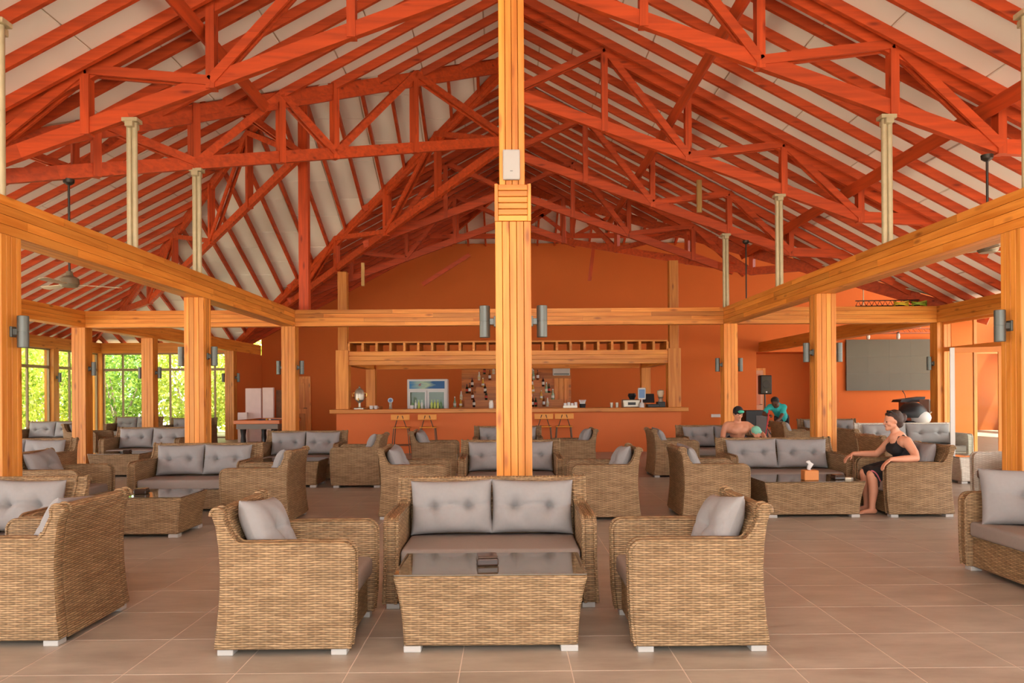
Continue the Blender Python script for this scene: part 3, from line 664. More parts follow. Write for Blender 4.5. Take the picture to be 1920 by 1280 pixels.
# fridge
fr = tag(empty('drinks_fridge', (-2.33, 22.6, 0)), 'white two door glass drinks fridge behind the bar', 'fridge')
obj('cabinet', MB().box(-0.58, 0.58, 0.05, 0.65, 0, 1.93).mesh('cabinet', WHITE, bevel=0.015), fr)
hd = obj('header', MB().box(-0.54, 0.54, 0.0, 0.05, 1.62, 1.9).mesh('header', WHITE), fr)
def header_mat():
    m, nt, b = new_mat('sea_blue_print'); tc = N(nt, 'ShaderNodeTexCoord'); se = N(nt, 'ShaderNodeSeparateXYZ'); nt.links.new(tc.outputs['Generated'], se.inputs[0])
    no = N(nt, 'ShaderNodeTexNoise'); no.inputs['Scale'].default_value = 3; nt.links.new(tc.outputs['Generated'], no.inputs[0])
    ad = N(nt, 'ShaderNodeMath', operation='MULTIPLY_ADD'); ad.inputs[1].default_value = 0.6; nt.links.new(no.outputs[0], ad.inputs[0]); nt.links.new(se.outputs[0], ad.inputs[2])
    rp = N(nt, 'ShaderNodeValToRGB'); e_ = rp.color_ramp.elements; e_[0].position = 0.3; e_[0].color = srgb(40, 120, 176); e_[1].position = 1.2; e_[1].color = srgb(20, 86, 140)
    e3 = rp.color_ramp.elements.new(0.75); e3.color = srgb(170, 196, 160); nt.links.new(ad.outputs[0], rp.inputs[0]); nt.links.new(rp.outputs[0], b.inputs['Base Color']); return m
obj('printed_panel', MB().box(-0.51, 0.51, -0.006, 0.0, 1.65, 1.87).mesh('printed_panel', header_mat()), hd)
obj('emblem', MB().add([(-0.26, -0.009, 1.74), (-0.2, -0.009, 1.76), (-0.15, -0.009, 1.81), (-0.21, -0.009, 1.79)], [(0, 1, 2, 3)]).add([(-0.24, -0.009, 1.72), (-0.18, -0.009, 1.735), (-0.16, -0.009, 1.76), (-0.22, -0.009, 1.74)], [(0, 1, 2, 3)]).mesh('emblem', plain('crimson_print', srgb(150, 24, 40), 0.5)), hd)
dk = plain('fridge_interior', srgb(120, 130, 110), 0.5)
FG = glass_pane('fridge_glass', (0.9, 0.95, 0.93, 1), 0.25)
for x0 in (-0.54, 0.01):
    dr = obj('door', MB().box(x0, x0 + 0.53, 0, 0.05, 0.3, 0.36).box(x0, x0 + 0.53, 0, 0.05, 1.55, 1.6).box(x0, x0 + 0.05, 0, 0.05, 0.36, 1.55).box(x0 + 0.48, x0 + 0.53, 0, 0.05, 0.36, 1.55).mesh('door', WHITE), fr)
    obj('inside', MB().box(x0 + 0.05, x0 + 0.48, 0.04, 0.048, 0.36, 1.55).mesh('inside', dk), dr)
    obj('glass', MB().box(x0 + 0.05, x0 + 0.48, 0.012, 0.018, 0.36, 1.55).mesh('glass', FG), dr)
    for k in range(4): obj('bottle_row', MB().lathe([(0.035, 1.08), (0.035, 1.22), (0.012, 1.28), (0.012, 1.33)], (x0 + 0.12 + 0.09 * k, 0.03, 0), 8).mesh('bottle_row', plain('fridge_bottle', srgb(*random.choice([(196, 210, 80), (90, 130, 60), (230, 226, 210)])), 0.3)), dr)
# things on the counter
ZC = 1.12
def prop(name, loc, parts, label, cat, rz=0, group=None):
    e = tag(empty(name, loc, rz), label, cat, group)
    for nm, me in parts: obj(nm, me, e)
    return e
SILV = plain('polished_silver', srgb(176, 168, 152), 0.35, 0.6, 0.06); GOLD = plain('brass', srgb(206, 164, 82), 0.25, 0.8)
prop('samovar', (-3.78, 19.95, ZC), [('base', MB().box(-0.12, 0.12, -0.12, 0.12, 0, 0.03).lathe([(0.06, 0.03), (0.03, 0.06), (0.03, 0.16), (0.07, 0.19)], (0, 0, 0), 14).mesh('base', SILV, smooth=40)), ('urn', MB().lathe([(0.07, 0.19), (0.12, 0.24), (0.13, 0.38), (0.11, 0.47), (0.06, 0.52), (0.02, 0.54), (0.025, 0.57), (0.0, 0.6)], (0, 0, 0), 18).mesh('urn', SILV, smooth=40)),
      ('tap', MB().tube([(0, -0.12, 0.27), (0, -0.2, 0.27), (0, -0.2, 0.22)], 0.014).mesh('tap', GOLD)), ('handle', MB().tube([(0.12, 0, 0.28), (0.18, 0, 0.32), (0.18, 0, 0.4), (0.12, 0, 0.42)], 0.012).mesh('handle', GOLD)), ('handle', MB().tube([(-0.12, 0, 0.28), (-0.18, 0, 0.32), (-0.18, 0, 0.4), (-0.12, 0, 0.42)], 0.012).mesh('handle', GOLD))], 'silver samovar urn at the left end of the bar', 'urn')
cupm = MB().lathe([(0.03, 0), (0.045, 0.02), (0.05, 0.09), (0.044, 0.088), (0.04, 0.02), (0.0, 0.015)], (0, 0, 0), 14).mesh('bowl', WHITE, smooth=40)
cuph = MB().tube([(0.046, 0, 0.07), (0.075, 0, 0.06), (0.075, 0, 0.035), (0.043, 0, 0.025)], 0.006, 6).mesh('handle', WHITE)
for x, lab in ((-3.47, 'white cup on the bar beside the silver urn'), (-3.36, 'white cup on the bar on the beer tap side of its twin'), (-2.86 + 0.42, 'white cup on the bar before the drinks fridge')):
    prop('cup', (x, 19.9, ZC), [('bowl', cupm), ('handle', cuph)], lab, 'cup', group='white cups on the bar')
prop('beer_tap', (-2.99, 19.95, ZC), [('column', MB().lathe([(0.05, 0), (0.035, 0.02), (0.035, 0.16), (0.03, 0.17)], (0, 0, 0), 12).mesh('column', SILV, smooth=40)), ('badge', MB().tube([(0, -0.02, 0.22), (0, 0.02, 0.22)], 0.065, 20).mesh('badge', plain('blue_grey_badge', srgb(150, 168, 190), 0.3))), ('badge_centre', MB().tube([(0, -0.026, 0.22), (0, -0.02, 0.22)], 0.04, 16).mesh('badge_centre', plain('navy_badge', srgb(60, 86, 130), 0.3))), ('spout', MB().tube([(0, -0.03, 0.12), (0, -0.09, 0.11), (0, -0.09, 0.06)], 0.01).mesh('spout', SILV))], 'beer tap with a round blue badge on the bar', 'tap')
prop('jar', (-0.42, 19.95, ZC), [('body', MB().lathe([(0.05, 0), (0.06, 0.02), (0.06, 0.14), (0.045, 0.17)], (0, 0, 0), 14).mesh('body', plain('frosted_jar', srgb(224, 220, 212), 0.2), smooth=40)), ('lid', MB().lathe([(0.05, 0.17), (0.05, 0.2), (0.02, 0.22)], (0, 0, 0), 12).mesh('lid', SILV, smooth=40))], 'glass jar on the bar left of the central column', 'jar')
prop('caddy', (1.62, 19.98, ZC), [('tray', MB().box(-0.2, 0.16, -0.08, 0.08, 0, 0.06).mesh('tray', SILV))] + [('sachets', MB().box(-0.18 + 0.09 * k, -0.11 + 0.09 * k, -0.05, 0.05, 0.06, 0.12 + 0.02 * (k % 2)).mesh('sachets', WHITE)) for k in range(4)], 'metal caddy of white sachets on the bar', 'caddy')
prop('utensil_holder', (1.92, 19.98, ZC), [('holder', MB().lathe([(0.07, 0), (0.09, 0.1)], (0, 0, 0), 14).mesh('holder', BLACK)), ] + [('spoon', MB().tube([(0.02 * k, 0, 0.08), (0.04 * k, 0.0, 0.2)], 0.014, 6).mesh('spoon', WHITE)) for k in (-2, -1, 0, 1, 2)], 'black holder of white spoons on the bar', 'holder')
for x, lab in ((2.66, 'steel tumbler on the bar, nearer the spoon holder'), (2.8, 'steel tumbler on the bar, nearer the coffee machine')): prop('tumbler', (x, 19.95, ZC), [('wall', MB().lathe([(0.035, 0), (0.042, 0.12)], (0, 0, 0), 12).mesh('wall', SILV, smooth=40)), ('rim', MB().lathe([(0.044, 0.11), (0.044, 0.125)], (0, 0, 0), 12).mesh('rim', SILV, smooth=40))], lab, 'cup', group='steel tumblers')
prop('coffee_machine', (3.18, 20.1, ZC), [('body', MB().box(-0.22, 0.22, -0.15, 0.2, 0, 0.2).mesh('body', SILV, bevel=0.02)), ('hopper', MB().lathe([(0.06, 0.2), (0.11, 0.3), (0.09, 0.36)], (0.03, 0, 0), 14).mesh('hopper', BLACK, smooth=40)), ('dial_plate', MB().box(-0.1, 0.1, -0.156, -0.15, 0.06, 0.13).mesh('dial_plate', BLACK))], 'silver coffee machine at the right end of the bar', 'machine')
prop('menu_sign', (3.42, 19.85, ZC), [('stand', MB().lathe([(0.07, 0), (0.06, 0.1), (0.02, 0.14), (0.02, 0.22)], (0, 0, 0), 12).mesh('stand', WHITE, smooth=40)), ('board', MB().box(-0.1, 0.1, -0.012, 0.012, 0.2, 0.5).mesh('board', WHITE, bevel=0.03, seg=2)), ('print', MB().box(-0.075, 0.075, -0.016, -0.012, 0.24, 0.46).mesh('print', plain('sky_blue_print', srgb(96, 132, 176), 0.4)))], 'blue and white table sign on the bar', 'sign')
prop('cash_register', (3.72, 20.0, ZC), [('base', MB().box(-0.15, 0.15, -0.15, 0.15, 0, 0.08).mesh('base', BLACK, bevel=0.01)), ('monitor', MB().plank((-0.1, 0.0, 0.12), (-0.1, 0.08, 0.34), (0, 1, -0.3), 0.03, 0.3).mesh('monitor', BLACK))], 'black till on the bar beside the blue sign', 'till')
prop('coffee_grinder', (3.93, 20.0, ZC), [('base', MB().box(-0.1, 0.1, -0.12, 0.12, 0, 0.14).mesh('base', BLACK, bevel=0.01)), ('neck', MB().lathe([(0.07, 0.14), (0.05, 0.22), (0.08, 0.26)], (0, 0, 0), 12).mesh('neck', SILV, smooth=40)), ('bean_hopper', MB().lathe([(0.05, 0.26), (0.09, 0.34), (0.09, 0.42), (0.03, 0.45)], (0, 0, 0), 12).mesh('bean_hopper', plain('cream_hopper', srgb(212, 190, 160), 0.3), smooth=40))], 'coffee grinder against the right bar post', 'machine')
# bar stools
STW = plain('yellow_plywood', srgb(222, 142, 40), 0.45, var=0.08); STM = plain('stool_steel', srgb(96, 72, 52), 0.4, 0.4)
def stool(x, lab):
    e = tag(empty('bar_stool', (x, 19.3, 0)), lab, 'stool', 'bar stools in front of the counter')
    obj('seat', MB().box(-0.2, 0.2, -0.18, 0.2, 0.66, 0.69).mesh('seat', STW, bevel=0.01), e)
    obj('backrest', MB().box(-0.23, 0.23, -0.22, -0.2, 0.86, 1.0).mesh('backrest', STW, bevel=0.008), e)
    for sx in (-1, 1):
        for sy in (-1, 1): obj('leg', MB().tube([(sx * 0.17, sy * 0.15, 0.66), (sx * 0.23, sy * 0.2, 0)], 0.013, 8).mesh('leg', STM), e)
        obj('back_rod', MB().tube([(sx * 0.14, -0.17, 0.68), (sx * 0.05, -0.225, 0.97)], 0.012, 8).mesh('back_rod', STM), e)
    obj('footrest', MB().tube([(-0.21, -0.19, 0.24), (0.21, -0.19, 0.24), (0.21, 0.19, 0.24), (-0.21, 0.19, 0.24), (-0.21, -0.19, 0.24)], 0.01, 8).mesh('footrest', STM), e)
for u, lab in ((752, 'bar stool farthest left at the counter'), (802, 'bar stool second from the left at the counter'), (1018, 'bar stool just right of the central column'), (1056, 'bar stool farthest right at the counter')): stool((u - 951) / 1463 * 19.3, lab)

# ------------------------------------------------------------------ wicker furniture
def arc(cx, cz, r, a0, a1, n): return [(cx + r * math.cos(math.radians(a0 + (a1 - a0) * i / n)), cz + r * math.sin(math.radians(a0 + (a1 - a0) * i / n))) for i in range(n + 1)]
OUT = [(-0.40, 0.035), (-0.382, 0.17), (-0.368, 0.34), (-0.365, 0.48), (-0.373, 0.62), (-0.388, 0.73), (-0.41, 0.80)]
CURL = arc(-0.376, 0.805, 0.036, 180, 20, 6)
INN = [(-0.345, 0.775), (-0.318, 0.72), (-0.297, 0.672)] + arc(-0.235, 0.69, 0.055, 200, 268, 4)
SIDE = [(0.375, 0.035)] + [(0.392, 0.18), (0.398, 0.34), (0.40, 0.56)] + arc(0.335, 0.57, 0.065, 0, 90, 5) + list(reversed(INN)) + list(reversed(CURL)) + list(reversed(OUT))
BACKP = OUT + CURL + [(-0.345, 0.77), (-0.31, 0.68), (-0.285, 0.5), (-0.275, 0.3), (-0.27, 0.035)]
def flare(mb, half):
    mb.v = [(x, y * (1 + 0.035 * max(0, 1 - z / 0.45) ** 2 * (0.425 / max(half, 0.2))), z) for x, y, z in mb.v]; return mb
_cache = {}
def seat_parts(wd, wk):
    key = (round(wd, 3), wk.name)
    if key in _cache: return _cache[key]
    h = wd / 2; th = 0.105; L = []
    for s in (-1, 1):
        a, b = (h - th, h) if s > 0 else (-h, -h + th)
        L.append(('arm', flare(MB().prism(SIDE, a, b), h).mesh('arm', wk, bevel=0.02, smooth=40, uv=True, seg=2)))
    L.append(('back', flare(MB().prism(BACKP, -h + th - 0.012, h - th + 0.012), h).mesh('back', wk, smooth=40, uv=True)))
    L.append(('front_panel', flare(MB().box(0.26, 0.345, -h + th - 0.01, h - th + 0.01, 0.035, 0.30), h).mesh('front_panel', wk, bevel=0.01, smooth=40, uv=True)))
    L.append(('seat_base', MB().box(-0.28, 0.27, -h + th, h - th, 0.22, 0.285).mesh('seat_base', wk, uv=True)))
    L.append(('seat_cushion', MB().box(-0.275, 0.385, -h + th + 0.006, h - th - 0.006, 0.288, 0.415).mesh('seat_cushion', SEATF, bevel=0.03, smooth=50, seg=3)))
    brd = [(0.377, 0.04), (0.394, 0.18), (0.400, 0.34), (0.402, 0.56)] + arc(0.335, 0.57, 0.067, 0, 90, 6) + [(0.1, 0.637), (-0.1, 0.637)] + list(reversed(INN)) + list(reversed(CURL)) + [(-0.412, 0.80)]
    for s in (-1, 1):
        for yy in (h - 0.012, h - th + 0.012):
            L.append(('edge_braid', MB().tube([(x, s * yy * (1 + 0.03 * max(0, 1 - z / 0.45) ** 2), z) for x, z in brd], 0.0135, 6).mesh('edge_braid', wk, smooth=60, uv=True)))
    for sx in (-0.335, 0.315):
        for sy in (-1, 1): L.append(('foot', MB().box(sx - 0.045, sx + 0.045, sy * (h - 0.055) - 0.045, sy * (h - 0.055) + 0.045, 0, 0.036).mesh('foot', FOOT, bevel=0.003)))
    _cache[key] = L; return L
def pillow_mesh(wd, hh, th, tufts=0, seed=0):
    key = ('p', wd, hh, th, tufts, seed)
    if key in _cache: return _cache[key]
    rr = random.Random(seed); n, m = 40, 28; mb = MB(); vs = []; fs = []
    ph = [rr.uniform(0, 6.28) for _ in range(6)]
    tf = [(-0.42, 0.02), (0.42, 0.02)] if tufts == 2 else ([(0.0, 0.02)] if tufts == 1 else [])
    for side in (-1, 1):
        for j in range(m + 1):
            for i in range(n + 1):
                a, b = 2 * i / n - 1, 2 * j / m - 1
                pin = 1 - 0.045 * (1 - b * b) * abs(a) ** 3; pin2 = 1 - 0.06 * (1 - a * a) * abs(b) ** 3
                t = th / 2 * (max(0, 1 - abs(a) ** 3.2) ** 0.5) * (max(0, 1 - abs(b) ** 3.2) ** 0.5)
                t *= 1 + 0.07 * math.sin(5 * a + ph[0]) * math.sin(3.3 * b + ph[1]) + 0.045 * math.sin(9 * a + 4 * b + ph[2]) + 0.03 * abs(math.sin(7 * a - 3 * b + ph[4])) * max(0, b)
                if side > 0:
                    for (ta, tb) in tf:
                        d2 = ((a - ta) * wd / hh) ** 2 + (b - tb) ** 2
                        t -= th * 0.20 * math.exp(-d2 * 9) + th * 0.20 * math.exp(-d2 * 70) + th * 0.085 * math.exp(-((b - tb - 0.04 * math.sin(6 * a + ph[3])) ** 2) * 160) * math.exp(-abs(a - ta) * 1.6) + th * 0.05 * math.exp(-((a - ta) ** 2) * 300) * math.exp(-abs(b - tb) * 3)
                t += th * 0.02
                vs.append((side * t, a * wd / 2 * pin, b * hh / 2 * pin2))
    st = (n + 1) * (m + 1)
    for s in (0, 1):
        for j in range(m):
            for i in range(n):
                q = (s * st + j * (n + 1) + i, s * st + j * (n + 1) + i + 1, s * st + (j + 1) * (n + 1) + i + 1, s * st + (j + 1) * (n + 1) + i)
                fs.append(q if s else tuple(reversed(q)))
    ring = [j * 0 + i for i in range(n + 1)] + [(j + 1) * (n + 1) - 1 for j in range(1, m + 1)] + [m * (n + 1) + i for i in range(n - 1, -1, -1)] + [j * (n + 1) for j in range(m - 1, 0, -1)]
    for k in range(len(ring)):
        a, b = ring[k], ring[(k + 1) % len(ring)]; fs.append((a, b, b + st, a + st))
    mb.add(vs, fs); me = mb.mesh('pillow', CUSH, smooth=60); _cache[key] = me; return me
DIR = {'+x': 0, '-y': -PI / 2, '-x': PI, '+y': PI / 2}
def place(parent_name, x, y, face, wd, wk, label, cat, group):
    """x,y is the middle of the footprint; face the way the sitter looks"""
    e = tag(empty(parent_name, (x, y, 0), DIR[face] if isinstance(face, str) else face), label, cat, group)
    for nm, me in seat_parts(wd, wk): obj(nm, me, e)
    return e
def put_pillow(root, ly, wd, hh, th, tufts, label, lean=0.33, rollz=0.0, lx=-0.19, seed=0, yaw=0.0, group='loose grey cushions', dz=0.0):
    me = pillow_mesh(wd, hh, th, tufts, seed)
    rz = root.rotation_euler[2]; c, s = math.cos(rz), math.sin(rz)
    z = 0.425 + hh / 2 * math.cos(lean) + dz
    o = obj('cushion', me, None, (root.location.x + c * lx - s * ly, root.location.y + s * lx + c * ly, z))
    o.rotation_mode = 'XYZ'
    o.matrix_world = Matrix.Translation(o.location) @ Matrix.Rotation(rz + yaw, 4, 'Z') @ Matrix.Rotation(-lean, 4, 'Y') @ Matrix.Rotation(rollz, 4, 'X')
    tag(o, label, 'cushion', group); return o
def armchair(x0, x1, y0, face, desc, wk=None, pil=True, roll=0.06, pw=0.58, lean=0.40, yaw=0.0, wd=0.86):
    y1 = y0 + wd
    r = place('armchair', (x0 + x1) / 2, (y0 + y1) / 2, face, wd, wk or WICK, desc, 'armchair', 'wicker armchairs')
    if pil: put_pillow(r, 0.0, pw, 0.45, 0.18, 1, 'square grey cushion in the ' + desc, lean, roll, -0.2, seed=int(x0 * 10) + 50, yaw=yaw)
    return r
def sofa(x0, x1, y0, desc, face='-y', wk=None, pil=True, short=None):
    wd = x1 - x0
    r = place('sofa', (x0 + x1) / 2, y0 + 0.4, face, wd, wk or WICK, desc, 'sofa', 'wicker two seat sofas')
    if pil:
        pw = (wd - 0.24) / 2
        sh = short or desc
        put_pillow(r, -pw / 2 + 0.0, pw + 0.01, 0.41, 0.19, 2, 'left tufted cushion on the ' + sh, 0.22, 0.02, -0.2, seed=1 + int(abs(x0) * 7) % 3)
        put_pillow(r, pw / 2 + 0.0, pw + 0.01, 0.41, 0.19, 2, 'right tufted cushion on the ' + sh, 0.22, -0.015, -0.2, seed=4 + int(abs(x0) * 7) % 3)
    return r
def coffee_table(x0, x1, y0, y1, desc, wk=None, h=0.43):
    wk = wk or WICK
    e = tag(empty('coffee_table', ((x0 + x1) / 2, (y0 + y1) / 2, 0)), desc, 'table', 'wicker coffee tables with glass tops')
    a, b = (x1 - x0) / 2, (y1 - y0) / 2; P = []; N_ = 7; vs = []; fs = []
    for k in range(N_ + 1):
        t = k / N_; s = 0.90 + 0.10 * t ** 2; z = 0.035 + (h - 0.045) * t
        vs += [(-a * s, -b * s, z), (a * s, -b * s, z), (a * s, b * s, z), (-a * s, b * s, z)]
    for k in range(N_):
        for i in range(4): fs.append((k * 4 + i, k * 4 + (i + 1) % 4, (k + 1) * 4 + (i + 1) % 4, (k + 1) * 4 + i))
    fs += [(3, 2, 1, 0), tuple(N_ * 4 + i for i in range(4))]
    obj('body', MB().add(vs, fs).mesh('body', wk, bevel=0.012, smooth=40, uv=True), e)
    obj('glass_top', MB().box(-a + 0.004, a - 0.004, -b + 0.004, b - 0.004, h - 0.0095, h).mesh('glass_top', TGLASS, bevel=0.002), e)
    for sx in (-1, 1):
        for sy in (-1, 1): obj('foot', MB().box(sx * (a * 0.9 - 0.05) - 0.05, sx * (a * 0.9 - 0.05) + 0.05, sy * (b * 0.9 - 0.05) - 0.05, sy * (b * 0.9 - 0.05) + 0.05, 0, 0.036).mesh('foot', FOOT, bevel=0.003), e)
    return e
def ashtray(x, y, lab, h=0.431):
    e = tag(empty('ashtray', (x, y, h), 0.1), lab, 'ashtray', 'dark square ashtrays')
    obj('box', MB().box(-0.065, 0.065, -0.065, 0.065, 0, 0.045).mesh('box', plain('brown_ceramic', srgb(56, 40, 32), 0.15), bevel=0.01, seg=2), e)
    obj('lid', MB().box(-0.06, 0.06, -0.06, 0.06, 0.045, 0.058).lathe([(0.04, 0.058), (0.036, 0.0585)], (0, 0, 0), 14).mesh('lid', plain('dark_lid', srgb(74, 54, 42), 0.2), bevel=0.004), e)

# front centre group
armchair(-1.69, -0.89, 4.46, '+x', 'wicker armchair left of the front coffee table', roll=-0.1)
armchair(0.70, 1.50, 4.46, '-x', 'wicker armchair right of the front coffee table', roll=0.12)
sofa(-0.86, 0.61, 5.38, 'wicker sofa behind the front coffee table')
coffee_table(-0.665, 0.455, 4.47, 5.08, 'front wicker coffee table with a smoked glass top', h=0.455); ashtray(-0.13, 4.74, 'dark ashtray on the front coffee table', 0.456)
# left front group
armchair(-3.47, -2.67, 4.66, '-x', 'wicker armchair seen from behind at the left edge', roll=0.1)
sofa(-4.80, -3.42, 5.62, 'wicker sofa cut by the left edge of the picture')
# right front sofa
rs = place('sofa', 4.18, 5.79, '-x', 1.46, WICK, 'wicker sofa cut by the right edge of the picture', 'sofa', 'wicker two seat sofas')
o = obj('cushion', pillow_mesh(0.62, 0.46, 0.2, 1, 9)); tag(o, 'grey cushion against the arm of the sofa at the right edge', 'cushion', 'loose grey cushions')
o.matrix_world = Matrix.Translation((4.13, 6.22, 0.63)) @ Matrix.Rotation(-PI / 2 - 0.35, 4, 'Z') @ Matrix.Rotation(-0.3, 4, 'Y')
# second row
coffee_table(-4.50, -3.42, 8.18, 8.92, 'wicker coffee table with a glass top behind the left armchair'); ashtray(-3.98, 8.5, 'dark ashtray on the second row coffee table at left')
armchair(-3.32, -2.50, 8.98, '-x', 'wicker armchair seen from behind, centre left in the second row')
sofa(-4.86, -3.36, 9.98, 'wicker sofa before the middle left column')
armchair(-5.75, -4.92, 8.95, '+x', 'wicker armchair facing right behind the near left column')
armchair(-1.55, -0.75, 9.28, '+x', 'wicker armchair facing right behind the front sofa')
armchair(0.76, 1.56, 9.12, '-x', 'wicker armchair facing left behind the front sofa')
sofa(-0.66, 0.74, 10.25, 'wicker sofa split by the central column, second row')
armchair(2.02, 2.84, 9.12, '+x', 'wicker armchair left of the tissue box table')
coffee_table(3.02, 4.22, 9.16, 10.0, 'wicker coffee table carrying the tissue box')
sofa(2.96, 4.60, 10.35, 'wide wicker sofa behind the tissue box table')
armchair(4.46, 5.28, 9.16, '-x', 'wicker armchair the woman sits in', roll=0.0, pw=0.5, lean=0.3)
prop('tissue_box', (3.62, 9.34, 0.431), [('box', MB().box(-0.085, 0.085, -0.065, 0.065, 0, 0.12).mesh('box', plain('tan_wood_box', srgb(206, 130, 66), 0.5), bevel=0.006)), ('tissue', MB().blob((0, 0, 0.16), 0.03, 0.018, 0.075, 8, lambda d, q: Vector((q.x * (1 + 0.6 * d.z) + 0.02 * math.sin(6 * d.z), q.y, q.z))).mesh('tissue', WHITE, smooth=60))], 'brown tissue box with a white tissue on the right coffee table', 'tissue box')
ashtray(3.98, 9.4, 'dark ashtray beside the tissue box')
prop('cigarette_pack', (4.09, 9.36, 0.431), [('pack', MB().box(-0.045, 0.045, -0.03, 0.03, 0, 0.026).mesh('pack', plain('cream_pack', srgb(206, 196, 172), 0.5), bevel=0.003)), ('lid', MB().box(0.025, 0.046, -0.031, 0.031, 0, 0.027).mesh('lid', plain('grey_pack_lid', srgb(150, 140, 124), 0.5)))], 'small cream packet beside the ashtray on the right table', 'packet')
# third row
armchair(-2.86, -2.02, 12.5, '-x', 'wicker armchair side on before the left bar stools')
coffee_table(-4.10, -3.04, 12.55, 13.3, 'wicker coffee table in shadow before the sofa left of the bar')
sofa(-4.38, -2.92, 13.5, 'wicker sofa in front of the column left of the bar')
armchair(-1.70, -0.90, 13.5, '+x', 'wicker armchair facing right, third row centre')
armchair(0.80, 1.60, 13.9, '-x', 'wicker armchair facing left, third row centre')
sofa(-0.68, 0.68, 15.0, 'wicker sofa split by the central column, farthest row')
armchair(2.56, 3.36, 13.7, '+x', 'wicker armchair before the right half of the bar')
sofa(3.34, 4.80, 14.75, 'wicker sofa the shirtless man sits on')
sofa(-8.2, -6.74, 11.5, 'wicker sofa half hidden behind the near left column')
coffee_table(-7.75, -6.78, 14.4, 15.15, 'wicker coffee table behind the armchair at far left'); ashtray(-7.1, 14.6, 'dark ashtray on the far left coffee table')
sofa(-8.15, -6.55, 15.6, 'wicker sofa behind the far left coffee table')
coffee_table(-6.35, -5.3, 16.3, 17.0, 'low wicker table before the pool table')
sofa(-12.7, -11.1, 20.0, 'wicker sofa by the side windows of the left wing')
sofa(-12.4, -10.9, 24.0, 'wicker sofa near the far corner of the left wing')
sofa(-9.95, -8.6, 22.4, 'wicker sofa before the far garden windows')
armchair(-10.6, -9.8, 18.6, '+x', 'wicker armchair in the left wing behind the corner column')
# right background
armchair(5.40, 6.20, 11.2, '+x', 'brown wicker armchair turned away behind the seated woman', pil=False)
armchair(5.90, 6.70, 13.2, '+x', 'brown wicker armchair turned away beside the middle right column', pil=False)
armchair(5.90, 6.70, 16.7, '+x', 'brown wicker armchair turned away beside the cleaner')
sofa(6.9, 8.3, 17.8, 'wicker sofa behind the middle right column')
sofa(7.1, 9.1, 15.2, 'white wicker sofa below the grey screen', wk=WICKW)
coffee_table(7.2, 8.3, 12.4, 13.2, 'white wicker coffee table by the glass doors', wk=WICKW)
armchair(6.4, 7.2, 9.9, '-x', 'white wicker armchair behind the woman', wk=WICKW, pil=False)

# ------------------------------------------------------------------ pool table and stored things
pt = tag(empty('pool_table', (-6.75, 21.0, 0)), 'dark pool table with an orange edge before the garden windows', 'pool table')
WDK = plain('black_turned_wood', srgb(34, 26, 24), 0.3)
obj('rail', MB().box(-0.62, 0.62, 0, 0.1, 0.72, 0.82).box(-0.62, 0.62, 2.1, 2.2, 0.72, 0.82).box(-0.62, -0.52, 0.1, 2.1, 0.72, 0.82).box(0.52, 0.62, 0.1, 2.1, 0.72, 0.82).mesh('rail', plain('orange_rail', srgb(206, 116, 58), 0.4), bevel=0.01), pt)
obj('cloth', MB().box(-0.52, 0.52, 0.1, 2.1, 0.74, 0.785).mesh('cloth', plain('blue_felt', srgb(36, 74, 120), 0.9)), pt)
obj('apron', MB().box(-0.56, 0.56, 0.05, 2.15, 0.58, 0.72).mesh('apron', plain('grey_apron', srgb(128, 116, 104), 0.6)), pt)
for sx in (-0.42, 0.42):
    for sy in (0.2, 2.0): obj('leg', MB().lathe([(0.07, 0), (0.08, 0.04), (0.05, 0.1), (0.075, 0.25), (0.06, 0.4), (0.09, 0.58)], (sx, sy, 0), 12).mesh('leg', WDK, smooth=40), pt)
for i, (x, y, c, lab) in enumerate(((-6.6, 21.7, (232, 224, 206), 'cream cue ball on the pool table'), (-6.75, 21.9, (212, 160, 50), 'yellow ball on the pool table'))):
    tag(obj('pool_ball', MB().blob((0, 0, 0), 0.03, 0.03, 0.03, 8).mesh('pool_ball', plain('ball', srgb(*c), 0.1), smooth=60), None, (x, y, 0.816)), lab, 'ball')
for x0, x1, z1, c, lab in ((-8.45, -7.95, 1.72, (226, 200, 196), 'tall pale foam board leaning by the orange wall, left one'), (-7.9, -7.55, 1.74, (232, 206, 198), 'tall pale foam board leaning by the orange wall, right one'), (-8.6, -8.3, 0.95, (228, 204, 198), 'short pale foam block beside the tall boards')):
    yb = 25.2 if z1 > 1 else 24.9
    tag(obj('foam_board', MB().box(x0, x1, yb, yb + 0.12, 0, z1).mesh('foam_board', plain('pale_foam', srgb(*c), 0.8), bevel=0.008)), lab, 'board')
tag(obj('stone_panel', MB().prism([(-7.52, 0), (-7.08, 0), (-7.2, 1.0), (-7.3, 1.66), (-7.52, 1.66)], 25.4, 25.5).mesh('stone_panel', plain('brown_stone', srgb(126, 84, 56), 0.9, var=0.4, scale=14, bump=0.6))), 'brown rough panel leaning beside the foam boards', 'panel')

